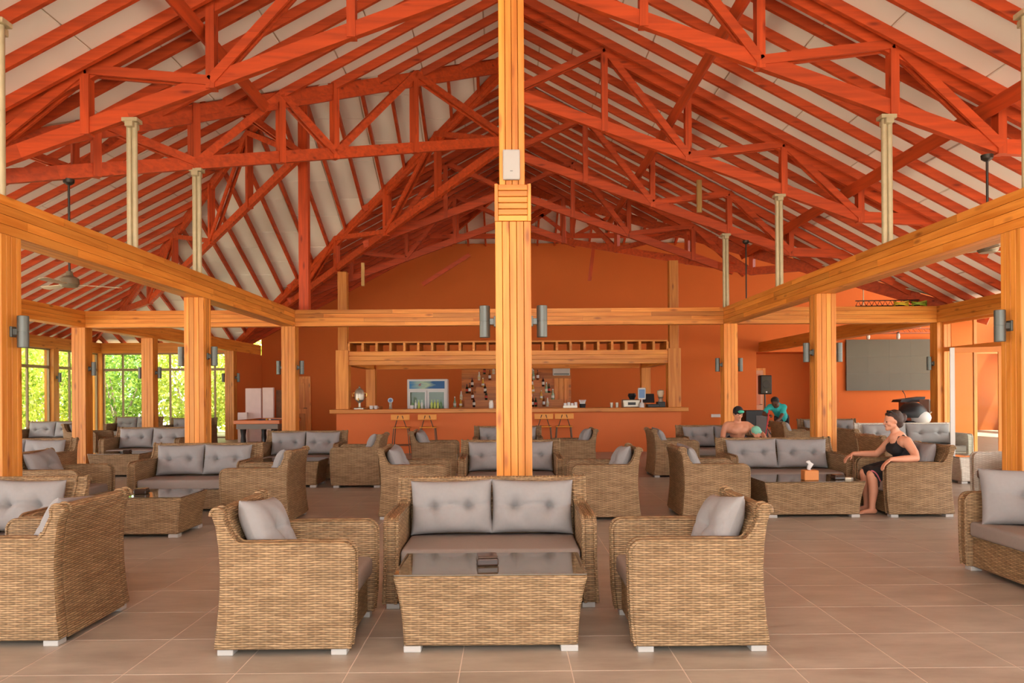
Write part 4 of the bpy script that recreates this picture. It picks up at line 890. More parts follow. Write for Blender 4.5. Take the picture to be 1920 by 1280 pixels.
# ------------------------------------------------------------------ screen, lectern, speaker and clutter on the right
sc_ = tag(empty('led_screen', (14.38, 29.38, 1.52)), 'large blank grey screen on the orange wall', 'screen')
for i in range(4):
    for j in range(3): obj('screen_panel', MB().box(-1.62 + 0.81 * i + 0.001, -0.81 + 0.81 * i - 0.001, -0.1, -0.02, 0.64 * j + 0.001, 0.64 * j + 0.639).mesh('screen_panel', SCREEN), sc_)
obj('mount', MB().box(-1.6, 1.6, -0.02, 0, 0.02, 1.9).mesh('mount', BLACK), sc_)
lt = tag(empty('lighting_truss', (14.3, 28.6, 3.62)), 'metal lattice truss hanging above the grey screen', 'truss')
RUST = plain('rusty_metal', srgb(168, 98, 70), 0.5, 0.3)
for dy, dz in ((-0.1, 0), (0.1, 0), (0, 0.17)): obj('tube', MB().tube([(-1.9, dy, dz), (2.2, dy, dz)], 0.025, 8).mesh('tube', RUST), lt)
for k in range(20): obj('lacing', MB().tube([(-1.9 + 0.2 * k, -0.1, 0), (-1.8 + 0.2 * k, 0, 0.17), (-1.7 + 0.2 * k, -0.1, 0)], 0.012, 6).mesh('lacing', RUST), lt)
for k in (-1.2, 0.9): obj('hanger', MB().tube([(k, 0, 0.17), (k, 0, 3.2)], 0.02, 6).mesh('hanger', STEEL), lt)
for x_, lab in ((13.2, 'white spot lamp on the truss, left one'), (14.3, 'white spot lamp on the truss, right one')):
    prop('spot_lamp', (x_, 28.45, 3.5), [('can', MB().lathe([(0.05, -0.1), (0.07, -0.02), (0.05, 0.1)], (0, 0, 0), 12).mesh('can', WHITE, smooth=40)), ('clamp', MB().box(-0.02, 0.02, -0.02, 0.02, 0.1, 0.16).mesh('clamp', BLACK))], lab, 'lamp')
prop('lectern', (13.62, 26.2, 0), [('column', MB().box(-0.35, 0.05, -0.2, 0.2, 0, 1.12).mesh('column', plain('brown_lectern', srgb(140, 62, 28), 0.5))), ('desk', MB().add([(-0.55, -0.3, 1.12), (0.25, -0.3, 1.12), (0.25, 0.3, 1.12), (-0.55, 0.3, 1.12), (-0.5, -0.3, 1.2), (0.3, -0.3, 1.3), (0.3, 0.3, 1.3), (-0.5, 0.3, 1.2)], [(0, 3, 2, 1), (4, 5, 6, 7), (0, 1, 5, 4), (1, 2, 6, 5), (2, 3, 7, 6), (3, 0, 4, 7)]).mesh('desk', BLACK)), ('microphone', MB().tube([(-0.3, -0.2, 1.2), (-0.36, -0.24, 1.38), (-0.44, -0.26, 1.5)], [0.01, 0.01, 0.02], 8).mesh('microphone', BLACK))], 'dark lectern with a thin microphone below the screen', 'lectern')
prop('grey_cabinet', (14.0, 25.3, 0), [('case', MB().box(-0.45, 0.6, -0.3, 0.3, 0, 1.22).mesh('case', plain('grey_laminate', srgb(150, 142, 134), 0.6), bevel=0.008)), ('door', MB().box(-0.42, 0.57, -0.315, -0.3, 0.06, 1.18).mesh('door', plain('grey_door', srgb(158, 150, 142), 0.6))), ('knob', MB().blob((0.48, -0.33, 0.7), 0.02, 0.02, 0.02, 6).mesh('knob', DARKM))], 'grey cabinet beside the lectern', 'cabinet')
prop('stroller', (8.72, 16.75, 0), [('hood', MB().blob((0, 0, 1.0), 0.3, 0.28, 0.26, 10, lambda d, q: Vector((q.x, q.y, max(q.z, -0.08)))).mesh('hood', BLACK, smooth=60)), ('lining', MB().blob((0.12, -0.12, 0.92), 0.2, 0.2, 0.16, 8).mesh('lining', WHITE, smooth=60)), ('seat', MB().box(-0.25, 0.25, -0.2, 0.25, 0.45, 0.85).mesh('seat', BLACK, bevel=0.06, seg=2)), ('frame', MB().tube([(-0.3, 0.3, 0.12), (-0.2, 0, 0.5), (0.3, -0.2, 1.05)], 0.018).tube([(0.3, 0.3, 0.12), (0.2, 0, 0.5)], 0.018).tube([(-0.3, -0.3, 0.12), (-0.2, 0, 0.5)], 0.018).tube([(0.3, -0.3, 0.12), (0.2, 0, 0.5)], 0.018).mesh('frame', SILV))] + [('wheel', MB().tube([(sx * 0.3 - 0.03, sy * 0.3, 0.12), (sx * 0.3 + 0.03, sy * 0.3, 0.12)], 0.12, 18).mesh('wheel', BLACK, smooth=40)) for sx in (-1, 1) for sy in (-1, 1)], 'black and white folded stroller behind the white sofa', 'stroller')
sp = prop('loudspeaker', (7.8, 23.6, 1.42), [('cabinet', MB().box(-0.17, 0.17, -0.15, 0.15, 0, 0.58).mesh('cabinet', BLACK, bevel=0.03, seg=2)), ('grille', MB().box(-0.145, 0.145, -0.158, -0.15, 0.03, 0.55).mesh('grille', plain('speaker_grille', srgb(70, 66, 54), 0.7, var=0.2, scale=60))), ('cone', MB().lathe([(0.12, 0), (0.11, 0.006)], (0, 0, 0), 20).mesh('cone', plain('speaker_cone', srgb(58, 54, 46), 0.6))), ('badge', MB().tube([(0, -0.162, 0.07), (0, -0.158, 0.07)], 0.025, 12).mesh('badge', WHITE))], 'black loudspeaker on a stand by the niche', 'speaker')
for ch in sp.children:
    if ch.name.startswith('cone'): ch.rotation_euler = (PI / 2, 0, 0); ch.location = (0, -0.158, 0.3)
prop('speaker_stand', (7.8, 23.6, 0), [('pole', MB().tube([(0, 0, 0.1), (0, 0, 1.42)], 0.02, 10).mesh('pole', BLACK))] + [('leg', MB().tube([(0, 0, 0.5), (0.4 * math.cos(a), 0.4 * math.sin(a), 0.02)], 0.014, 6).mesh('leg', BLACK)) for a in (0.5, 2.6, 4.7)], 'black tripod stand under the loudspeaker', 'stand')
prop('black_cabinet', (7.3, 23.2, 0), [('case', MB().box(-0.28, 0.36, -0.25, 0.25, 0.05, 0.95).mesh('case', BLACK, bevel=0.01)), ('shelf_front', MB().box(0.02, 0.33, -0.26, -0.25, 0.3, 0.8).mesh('shelf_front', plain('grey_panel', srgb(96, 92, 90), 0.5))), ('plinth', MB().box(-0.25, 0.33, -0.22, 0.22, 0, 0.05).mesh('plinth', DARKM))], 'low black cabinet below the loudspeaker', 'cabinet')
# lattice and cables lying on the cross beam
lat = tag(empty('cable_lattice', (0, 0, 0)), 'black cable lattice lying on the right cross beam', 'lattice')
for zo in (3.40, 3.52): obj('rail', MB().tube([(7.75, 17.3, zo - 0.02), (9.2, 17.35, zo)], 0.012, 6).mesh('rail', BLACK), lat)
for k in range(12): obj('lacing', MB().tube([(7.75 + 0.12 * k, 17.3, 3.38), (7.81 + 0.12 * k, 17.3, 3.5), (7.87 + 0.12 * k, 17.3, 3.39)], 0.008, 5).mesh('lacing', BLACK), lat)
for (x, c, lab) in ((8.75, (214, 186, 40), 'yellow cable coil on the right cross beam'), (9.15, (150, 176, 50), 'green cable coil on the right cross beam')):
    mb = MB()
    for q in range(4): mb.tube([(x + 0.16 * math.cos(a * PI / 6) , 17.26 + 0.1 * math.sin(a * PI / 6), 3.39 + 0.025 * q + 0.02 * math.sin(a + q)) for a in range(13)], 0.012, 6)
    tag(obj('cable_coil', mb.mesh('cable_coil', plain('cable', srgb(*c), 0.5), smooth=50)), lab, 'cable')

# ------------------------------------------------------------------ ceiling fans
def fan(x, y, ztop, zm, lab):
    e = tag(empty('ceiling_fan', (x, y, 0)), lab, 'fan', 'ceiling fans')
    obj('canopy', MB().lathe([(0.03, ztop - 0.08), (0.07, ztop - 0.05), (0.075, ztop)], (0, 0, 0), 14).mesh('canopy', DARKM, smooth=40), e)
    obj('rod', MB().tube([(0, 0, zm + 0.08), (0, 0, ztop - 0.05)], 0.016, 8).mesh('rod', DARKM), e)
    obj('motor', MB().lathe([(0.04, zm + 0.16), (0.05, zm + 0.1), (0.12, zm + 0.06), (0.13, zm - 0.02), (0.1, zm - 0.06)], (0, 0, 0), 18).mesh('motor', plain('fan_motor', srgb(126, 116, 96), 0.4, 0.3), smooth=40), e)
    for k in range(3):
        a = k * 2 * PI / 3 + 0.5
        b_ = obj('blade', MB().add([(0.1, -0.04, -0.005), (0.62, -0.065, -0.015), (0.66, 0.0, -0.005), (0.62, 0.06, 0.012), (0.1, 0.04, 0.005)] + [(0.1, -0.04, 0.003), (0.62, -0.065, -0.007), (0.66, 0.0, 0.003), (0.62, 0.06, 0.02), (0.1, 0.04, 0.013)], [(0, 1, 2, 3, 4), (9, 8, 7, 6, 5)] + [(i, i + 5, (i + 1) % 5 + 5, (i + 1) % 5) for i in range(5)]).mesh('blade', plain('fan_blade', srgb(196, 180, 150), 0.4)), e)
        b_.location = (0, 0, zm - 0.03); b_.rotation_euler = (0, 0, a)
fan(6.22, 10.05, zb(6.3) - 0.1, 3.33, 'ceiling fan hanging at the right edge over the right beam')
fan(XR - 6.2, YJ - KN * 6.2, zb(6.2, 6.86) - 0.1, 3.08, 'ceiling fan hanging at the left edge behind the left beam')
fan(XR + 5.3, 17.5, zb(5.3) - 0.1, 3.2, 'small distant ceiling fan hanging beyond the right beam end')

# ------------------------------------------------------------------ people
def rcone(mb, a, ra, b, rb, n=12):
    a, b = Vector(a), Vector(b); d = b - a; L = d.length
    ax = d.normalized() if L > 1e-6 else Vector((0, 0, 1)); pts, rs = [], []
    for k in range(5):
        t = PI / 2 * k / 4; pts.append(a - ax * (ra * math.cos(t))); rs.append(max(ra * math.sin(t), 0.0008))
    for k in range(5):
        t = PI / 2 * k / 4; pts.append(b + ax * (rb * math.sin(t))); rs.append(max(rb * math.cos(t), 0.0008))
    return mb.tube(pts, rs, n)
def chain(mb, L):
    for (p, r), (q, s) in zip(L[:-1], L[1:]): rcone(mb, p, r, q, s)
    return mb
def fuse(name, mb, mat, voxel=0.012, iters=6, parent=None, factor=0.5):
    me = mb.mesh(name, mat); tmp = bpy.data.objects.new(name, me); COL.objects.link(tmp)
    r = tmp.modifiers.new('r', 'REMESH'); r.mode = 'VOXEL'; r.voxel_size = voxel; r.use_smooth_shade = True
    s = tmp.modifiers.new('s', 'SMOOTH'); s.iterations = iters; s.factor = factor
    dg = bpy.context.evaluated_depsgraph_get(); dg.update()
    m2 = bpy.data.meshes.new_from_object(tmp.evaluated_get(dg)); bpy.data.objects.remove(tmp)
    m2.materials.clear(); m2.materials.append(mat)
    for p in m2.polygons: p.use_smooth = True
    return obj(name, m2, parent)
def frame(c, fwd, up=(0, 0, 1)):
    f = Vector(fwd).normalized(); u = Vector(up); l = u.cross(f).normalized(); u = f.cross(l).normalized(); c = Vector(c)
    return lambda x, y, z: c + f * x + l * y + u * z
def add_head(mb, T, k=1.0):
    P = lambda x, y, z: T(x * k, y * k, z * k)
    rcone(mb, P(-0.015, 0, 0.035), 0.088 * k, P(0.0, 0, 0.03), 0.086 * k, 16)
    rcone(mb, P(-0.05, 0, 0.03), 0.075 * k, P(0.01, 0, 0.0), 0.07 * k, 16)
    rcone(mb, P(0.03, 0, -0.045), 0.055 * k, P(0.06, 0, -0.085), 0.03 * k)          # jaw to chin
    for s in (-1, 1):
        rcone(mb, P(0.0, s * 0.045, -0.05), 0.03 * k, P(0.055, s * 0.018, -0.085), 0.02 * k)
        rcone(mb, P(0.06, s * 0.04, -0.02), 0.024 * k, P(0.05, s * 0.05, -0.03), 0.022 * k)   # cheek
        rcone(mb, P(0.078, s * 0.028, 0.022), 0.013 * k, P(0.068, s * 0.05, 0.02), 0.012 * k)  # brow
        rcone(mb, P(-0.01, s * 0.078, 0.012), 0.014 * k, P(-0.015, s * 0.082, -0.022), 0.009 * k)  # ear
    rcone(mb, P(0.083, 0, 0.012), 0.010 * k, P(0.102, 0, -0.024), 0.0145 * k)        # nose
    rcone(mb, P(0.078, -0.014, -0.052), 0.011 * k, P(0.078, 0.014, -0.052), 0.011 * k)  # lips
def face_bits(par, T, k=1.0, lip=None):
    for s in (-1, 1):
        o = obj('eye', MB().blob(T(0.079 * k, s * 0.03 * k, 0.0), 0.009 * k, 0.009 * k, 0.007 * k, 6).mesh('eye', EYE, smooth=60), par)
    obj('lips', MB().blob(T(0.088 * k, 0, -0.052 * k), 0.006 * k, 0.02 * k, 0.006 * k, 6).mesh('lips', lip or LIP, smooth=60), par)
def add_hand(mb, wrist, fwd, palm_n, spread=0.02, curl=0.55, side=1, k=1.0):
    """fwd: along the palm; palm_n: the way the palm faces; the fingers bend towards it"""
    f = Vector(fwd).normalized(); n = Vector(palm_n); n = (n - f * n.dot(f)).normalized(); s = f.cross(n) * side; w = Vector(wrist)
    for o in (-0.024, -0.008, 0.008, 0.024): rcone(mb, w + s * o * 0.8 * k, 0.014 * k, w + f * 0.08 * k + s * o * 1.1 * k, 0.0115 * k, 8)
    for i, L in enumerate((0.068, 0.078, 0.074, 0.058)):
        o = (-0.03 + 0.02 * i) * k; p = w + f * 0.08 * k + s * o; a = 0.0
        for seg in (0.45, 0.32, 0.23):
            a += curl; d = f * math.cos(a) + n * math.sin(a) + s * (spread * (i - 1.5) * 0.4)
            q = p + d.normalized() * L * seg * k; rcone(mb, p, 0.0092 * k, q, 0.0085 * k, 8); p = q
    p = w + f * 0.025 * k - s * 0.03 * k; q = p + (f * 0.5 - s * 0.75 + n * 0.3).normalized() * 0.036 * k; rcone(mb, p, 0.013 * k, q, 0.0105 * k, 8)
    rcone(mb, q, 0.0102 * k, q + (f * 0.85 - s * 0.2 + n * 0.4).normalized() * 0.034 * k, 0.0085 * k, 8)
SKIN = plain('fair_skin', srgb(214, 150, 118), 0.5, var=0.05, scale=14); SKIN2 = plain('tanned_skin', srgb(210, 146, 112), 0.5, var=0.05, scale=14); SKIN3 = plain('dark_skin', srgb(96, 58, 38), 0.5, var=0.06, scale=14)
EYE = plain('dark_eye', srgb(44, 30, 24), 0.2); LIP = plain('lip', srgb(176, 92, 80), 0.45)
HAIR = plain('brown_hair', srgb(62, 40, 30), 0.55, var=0.35, scale=30, bump=0.5); HAIRB = plain('black_hair', srgb(28, 22, 20), 0.6, var=0.3, scale=40, bump=0.5)
BLKC = plain('black_cloth', srgb(30, 27, 28), 0.85, var=0.15, scale=20)
# woman in the armchair
wm = tag(empty('person', (4.9, 9.58, 0.0)), 'person in a black top and skirt seated in an armchair looking left', 'person')
wroot = (4.9, 9.58, 0.0)
def rel(o, root): o.location = (-root[0], -root[1], -root[2]); return o
mb = MB()
chain(mb, [((4.96, 9.58, 0.54), 0.15), ((4.93, 9.58, 0.66), 0.125), ((4.86, 9.58, 0.80), 0.135), ((4.80, 9.58, 0.91), 0.10)])
rcone(mb, (4.95, 9.49, 0.53), 0.11, (4.95, 9.67, 0.53), 0.11)
rcone(mb, (4.82, 9.46, 0.87), 0.075, (4.82, 9.70, 0.87), 0.075); rcone(mb, (4.77, 9.52, 0.79), 0.068, (4.77, 9.64, 0.79), 0.068)
chain(mb, [((4.80, 9.58, 0.93), 0.062), ((4.765, 9.58, 1.01), 0.052), ((4.745, 9.58, 1.06), 0.052)])
HT = frame((4.735, 9.575, 1.115), (-1, 0.1, -0.05)); add_head(mb, HT, 1.0)
chain(mb, [((4.83, 9.42, 0.88), 0.062), ((4.86, 9.30, 0.75), 0.05), ((4.85, 9.245, 0.69), 0.044), ((4.70, 9.225, 0.685), 0.042), ((4.545, 9.22, 0.68), 0.028)])
add_hand(mb, (4.52, 9.22, 0.672), (-0.75, 0, -0.65), (0.6, 0, -0.8), curl=0.28, side=1)
chain(mb, [((4.81, 9.74, 0.88), 0.062), ((4.76, 9.88, 0.76), 0.05), ((4.72, 9.95, 0.69), 0.044), ((4.57, 9.965, 0.69), 0.04), ((4.43, 9.975, 0.69), 0.028)])
add_hand(mb, (4.41, 9.975, 0.685), (-0.8, 0, -0.55), (0.55, 0, -0.8), curl=0.3, side=-1)
for hy, ky, kx, ax in ((9.50, 9.45, 4.42, 4.40), (9.66, 9.68, 4.44, 4.44)):
    chain(mb, [((4.93, hy, 0.52), 0.105), ((4.66, (hy + ky) / 2, 0.515), 0.092), ((kx, ky, 0.475), 0.064), ((kx + 0.01, ky, 0.38), 0.06), ((kx + 0.015, ky, 0.28), 0.058), ((ax + 0.02, ky, 0.12), 0.038), ((ax + 0.02, ky, 0.07), 0.038)])
    chain(mb, [((ax + 0.045, ky, 0.036), 0.034), ((ax - 0.05, ky - 0.01, 0.034), 0.032), ((ax - 0.13, ky - 0.015, 0.02), 0.019)])
    for i in range(5): rcone(mb, (ax - 0.12, ky - 0.045 + 0.018 * i, 0.018), 0.013, (ax - 0.162 + 0.007 * abs(i - 1), ky - 0.048 + 0.018 * i, 0.013), 0.010, 8)
rel(fuse('body', mb, SKIN, 0.0075, 5, wm), wroot)
mb = MB(); chain(mb, [((4.965, 9.58, 0.55), 0.157), ((4.93, 9.58, 0.66), 0.138), ((4.86, 9.58, 0.79), 0.147), ((4.85, 9.58, 0.83), 0.118)])
rcone(mb, (4.765, 9.515, 0.785), 0.078, (4.765, 9.645, 0.785), 0.078)
for sy in (-1, 1): chain(mb, [((4.75, 9.58 + sy * 0.07, 0.84), 0.02), ((4.77, 9.58 + sy * 0.085, 0.925), 0.015), ((4.83, 9.58 + sy * 0.085, 0.945), 0.015), ((4.90, 9.58 + sy * 0.07, 0.87), 0.02)])
rel(fuse('top', mb, BLKC, 0.009, 3, wm), wroot)
mb = MB(); rcone(mb, (4.955, 9.485, 0.54), 0.125, (4.955, 9.675, 0.54), 0.125)
for hy, ky, kx in ((9.50, 9.46, 4.43), (9.66, 9.68, 4.45)):
    chain(mb, [((4.93, hy, 0.525), 0.118), ((4.66, (hy + ky) / 2, 0.52), 0.108), ((kx + 0.03, ky, 0.49), 0.086)])
rcone(mb, (4.66, 9.50, 0.54), 0.08, (4.66, 9.66, 0.54), 0.08); rcone(mb, (4.47, 9.47, 0.5), 0.07, (4.47, 9.67, 0.5), 0.07)
chain(mb, [((4.52, 9.44, 0.47), 0.07), ((4.53, 9.42, 0.36), 0.06)]); 
sk = rel(fuse('skirt', mb, BLKC, 0.010, 4, wm), wroot)
hem = MB()
for i in range(14):
    t = i / 13; hem.blob((4.385 + 0.11 * t, 9.385 - 0.01 * math.sin(t * 3), 0.53 - 0.14 * t * t), 0.009, 0.008, 0.009, 5)
o = rel(obj('hem_dots', hem.mesh('hem_dots', plain('pink_trim', srgb(206, 110, 120), 0.7), smooth=60), sk), (0, 0, 0)); o['label'] = 'pink and dark patterned hem'
mb = MB(); rcone(mb, HT(-0.03, 0, 0.055), 0.095, HT(-0.04, 0, 0.03), 0.094, 16); rcone(mb, HT(-0.065, 0, 0.0), 0.075, HT(-0.075, 0, -0.03), 0.055); rcone(mb, HT(-0.12, 0, 0.03), 0.05, HT(-0.13, 0, 0.05), 0.045); rcone(mb, HT(0.04, -0.035, 0.088), 0.03, HT(0.04, 0.035, 0.088), 0.03)
rel(fuse('hair', mb, HAIR, 0.009, 2, wm), wroot)
g = MB()
for s in (-1, 1):
    g.blob(HT(0.03, s * 0.035, 0.128), 0.02, 0.032, 0.014, 8); g.tube([HT(0.02, s * 0.07, 0.12), HT(-0.04, s * 0.1, 0.07)], 0.004, 6)
rel(obj('sunglasses', g.mesh('sunglasses', plain('tinted_lens', srgb(40, 36, 34), 0.1), smooth=60), wm), wroot)
fb = []
n0 = set(bpy.data.objects); face_bits(wm, HT)
for q in set(bpy.data.objects) - n0: rel(q, wroot)
# shirtless man
mn = tag(empty('person', (4.42, 15.1, 0.0)), 'shirtless person with a dark cap and green visor sitting on a sofa', 'person'); mroot = (4.42, 15.1, 0.0)
mb = MB(); dx = -0.02
chain(mb, [((4.44, 15.08, 0.56), 0.15), ((4.42, 15.0, 0.66), 0.14), ((4.40, 14.93, 0.78), 0.15)])
rcone(mb, (4.27, 14.93, 0.80), 0.11, (4.53, 14.93, 0.80), 0.11); rcone(mb, (4.22, 14.94, 0.86), 0.075, (4.58, 14.94, 0.86), 0.075)
rcone(mb, (4.34, 14.86, 0.76), 0.085, (4.30, 14.86, 0.77), 0.08); rcone(mb, (4.46, 14.86, 0.76), 0.085, (4.50, 14.86, 0.77), 0.08)
chain(mb, [((4.40, 14.92, 0.92), 0.066), ((4.40, 14.89, 1.0), 0.06)])
MT = frame((4.40, 14.87, 1.07), (0.12, -1, -0.25)); add_head(mb, MT, 1.0)
chain(mb, [((4.19, 14.94, 0.85), 0.068), ((4.13, 14.92, 0.72), 0.055), ((4.10, 14.86, 0.60), 0.047), ((4.14, 14.72, 0.56), 0.042), ((4.20, 14.6, 0.565), 0.031)]); add_hand(mb, (4.21, 14.58, 0.565), (0.3, -0.9, -0.1), (0, -0.2, -1), curl=0.2, side=-1)
chain(mb, [((4.61, 14.94, 0.85), 0.068), ((4.72, 14.80, 0.76), 0.055), ((4.80, 14.66, 0.69), 0.047), ((4.79, 14.5, 0.63), 0.04), ((4.74, 14.38, 0.60), 0.03)]); add_hand(mb, (4.735, 14.365, 0.595), (-0.5, -0.8, -0.1), (-0.9, 0.3, 0), curl=0.35, side=1)
for s in (-1, 1): chain(mb, [((4.44 + s * 0.1, 15.05, 0.53), 0.10), ((4.42 + s * 0.19, 14.62, 0.49), 0.068), ((4.42 + s * 0.19, 14.6, 0.3), 0.058), ((4.42 + s * 0.19, 14.62, 0.07), 0.04), ((4.42 + s * 0.2, 14.5, 0.03), 0.028)])
rel(fuse('body', mb, SKIN2, 0.011, 5, mn), mroot)
mb = MB(); rcone(mb, (4.34, 15.07, 0.54), 0.13, (4.54, 15.07, 0.54), 0.13)
for s in (-1, 1): chain(mb, [((4.44 + s * 0.1, 15.05, 0.535), 0.115), ((4.42 + s * 0.17, 14.74, 0.505), 0.095)])
rel(fuse('shorts', mb, plain('navy_shorts', srgb(40, 44, 60), 0.8), 0.013, 4, mn), mroot)
mb = MB(); rcone(mb, MT(-0.02, 0, 0.06), 0.098, MT(0.0, 0, 0.05), 0.096, 16); rcone(mb, MT(-0.05, 0, 0.02), 0.085, MT(-0.05, 0, 0.0), 0.08)
rel(fuse('cap', mb, BLKC, 0.011, 3, mn), mroot)
rel(obj('cap_visor', MB().blob(MT(0.1, 0.01, 0.075), 0.06, 0.05, 0.032, 10).mesh('cap_visor', plain('green_visor', srgb(70, 196, 160), 0.4), smooth=60), mn), mroot)
n0 = set(bpy.data.objects); face_bits(mn, MT)
for q in set(bpy.data.objects) - n0: rel(q, mroot)
# toddler
ch = tag(empty('person', (4.55, 14.2, 0.0)), 'small child in a mint cap and red shirt before the shirtless person', 'person'); croot = (4.55, 14.2, 0.0)
mb = MB(); CT = frame((4.53, 14.2, 0.735), (0.7, -0.7, -0.15))
chain(mb, [((4.55, 14.2, 0.36), 0.085), ((4.55, 14.2, 0.5), 0.08), ((4.55, 14.2, 0.58), 0.065), ((4.54, 14.2, 0.64), 0.04)]); add_head(mb, CT, 0.86)
for s in (-1, 1):
    chain(mb, [((4.55 + s * 0.085, 14.2, 0.57), 0.035), ((4.55 + s * 0.12, 14.14, 0.47), 0.029), ((4.55 + s * 0.1, 14.06, 0.42), 0.02)]); add_hand(mb, (4.55 + s * 0.1, 14.055, 0.415), (0, -1, -0.2), (-s, 0, 0), side=s, k=0.6)
    chain(mb, [((4.55 + s * 0.045, 14.2, 0.32), 0.055), ((4.55 + s * 0.05, 14.19, 0.18), 0.042), ((4.55 + s * 0.05, 14.2, 0.05), 0.03), ((4.55 + s * 0.055, 14.12, 0.026), 0.024)])
rel(fuse('body', mb, SKIN, 0.011, 4, ch), croot)
mb = MB(); chain(mb, [((4.55, 14.2, 0.37), 0.1), ((4.55, 14.2, 0.5), 0.092), ((4.55, 14.2, 0.585), 0.07)])
for s in (-1, 1): chain(mb, [((4.55 + s * 0.075, 14.2, 0.57), 0.047), ((4.55 + s * 0.11, 14.16, 0.5), 0.04)])
rel(fuse('shirt', mb, plain('red_shirt', srgb(232, 70, 56), 0.8), 0.011, 3, ch), croot)
mb = MB()
for s in (-1, 1): chain(mb, [((4.55 + s * 0.045, 14.2, 0.31), 0.066), ((4.55 + s * 0.05, 14.195, 0.2), 0.055)])
rel(fuse('shorts', mb, plain('blue_shorts', srgb(60, 80, 120), 0.8), 0.012, 3, ch), croot)
mb = MB(); rcone(mb, CT(-0.015, 0, 0.055), 0.086, CT(0, 0, 0.045), 0.085, 16); rcone(mb, CT(0.075, -0.03, 0.045), 0.018, CT(0.075, 0.03, 0.045), 0.018)
rel(fuse('cap', mb, plain('mint_cap', srgb(130, 200, 172), 0.7), 0.010, 3, ch), croot)
n0 = set(bpy.data.objects); face_bits(ch, CT, 0.86)
for q in set(bpy.data.objects) - n0: rel(q, croot)
# cleaner with a mop
wk_ = tag(empty('person', (6.72, 19.1, 0.0)), 'person in a turquoise shirt bending over a mop by the niche', 'person'); kroot = (6.72, 19.1, 0.0)
mb = MB(); KT = frame((6.45, 18.78, 1.235), (-0.55, -0.8, -0.75))
chain(mb, [((6.72, 19.1, 0.9), 0.13), ((6.65, 19.02, 1.0), 0.13), ((6.55, 18.92, 1.1), 0.13), ((6.51, 18.86, 1.15), 0.09)]); rcone(mb, (6.40, 18.93, 1.13), 0.07, (6.66, 18.83, 1.13), 0.07)
chain(mb, [((6.50, 18.84, 1.16), 0.055), ((6.47, 18.80, 1.21), 0.052)]); add_head(mb, KT, 0.98)
chain(mb, [((6.38, 18.93, 1.13), 0.06), ((6.26, 18.9, 1.02), 0.048), ((6.20, 18.86, 0.95), 0.042), ((6.25, 18.75, 0.93), 0.032)]); add_hand(mb, (6.26, 18.735, 0.93), (0.5, -0.8, 0), (0.3, 0.2, -0.9), curl=0.9, side=-1)
chain(mb, [((6.68, 18.83, 1.12), 0.06), ((6.60, 18.70, 0.96), 0.048), ((6.50, 18.62, 0.84), 0.042), ((6.32, 18.58, 0.74), 0.03)]); add_hand(mb, (6.305, 18.578, 0.735), (-0.8, -0.3, -0.4), (-0.3, 0.7, -0.5), curl=0.9, side=1)
for s in (-1, 1): chain(mb, [((6.72 + s * 0.09, 19.1 + s * 0.04, 0.86), 0.10), ((6.72 + s * 0.1, 19.06 + s * 0.04, 0.48), 0.068), ((6.72 + s * 0.11, 19.12 + s * 0.04, 0.08), 0.045), ((6.68 + s * 0.11, 18.98 + s * 0.04, 0.035), 0.034)])
rel(fuse('body', mb, SKIN3, 0.012, 5, wk_), kroot)
mb = MB(); chain(mb, [((6.72, 19.1, 0.88), 0.148), ((6.65, 19.02, 1.0), 0.147), ((6.55, 18.92, 1.1), 0.146)]); rcone(mb, (6.39, 18.935, 1.12), 0.085, (6.67, 18.825, 1.12), 0.085)
chain(mb, [((6.38, 18.93, 1.13), 0.074), ((6.27, 18.9, 1.03), 0.066)]); chain(mb, [((6.68, 18.83, 1.12), 0.074), ((6.61, 18.72, 0.98), 0.066)])
rel(fuse('shirt', mb, plain('turquoise_shirt', srgb(48, 178, 172), 0.8, var=0.08), 0.013, 3, wk_), kroot)
mb = MB(); rcone(mb, (6.66, 19.08, 0.86), 0.125, (6.78, 19.12, 0.86), 0.125)
for s in (-1, 1): chain(mb, [((6.72 + s * 0.09, 19.1 + s * 0.04, 0.86), 0.112), ((6.72 + s * 0.1, 19.06 + s * 0.04, 0.48), 0.082), ((6.72 + s * 0.11, 19.12 + s * 0.04, 0.12), 0.066)])
rel(fuse('trousers', mb, BLKC, 0.013, 4, wk_), kroot)
mb = MB(); rcone(mb, KT(-0.025, 0, 0.045), 0.097, KT(-0.04, 0, 0.02), 0.095, 14)
rel(fuse('hair', mb, HAIRB, 0.011, 2, wk_), kroot)
n0 = set(bpy.data.objects); face_bits(wk_, KT, 0.98, plain('dark_lip', srgb(90, 44, 36), 0.5))
for q in set(bpy.data.objects) - n0: rel(q, kroot)
prop('mop', (6.0, 18.3, 0), [('handle', MB().tube([(0, 0, 0.06), (0.29, 0.42, 1.06)], 0.014, 8).mesh('handle', plain('red_mop_handle', srgb(206, 50, 60), 0.4))), ('head', MB().box(-0.2, 0.2, -0.06, 0.06, 0.0, 0.05).mesh('head', plain('grey_mop', srgb(150, 146, 140), 0.9), bevel=0.015))], 'mop with a red handle held by the person in turquoise', 'mop')

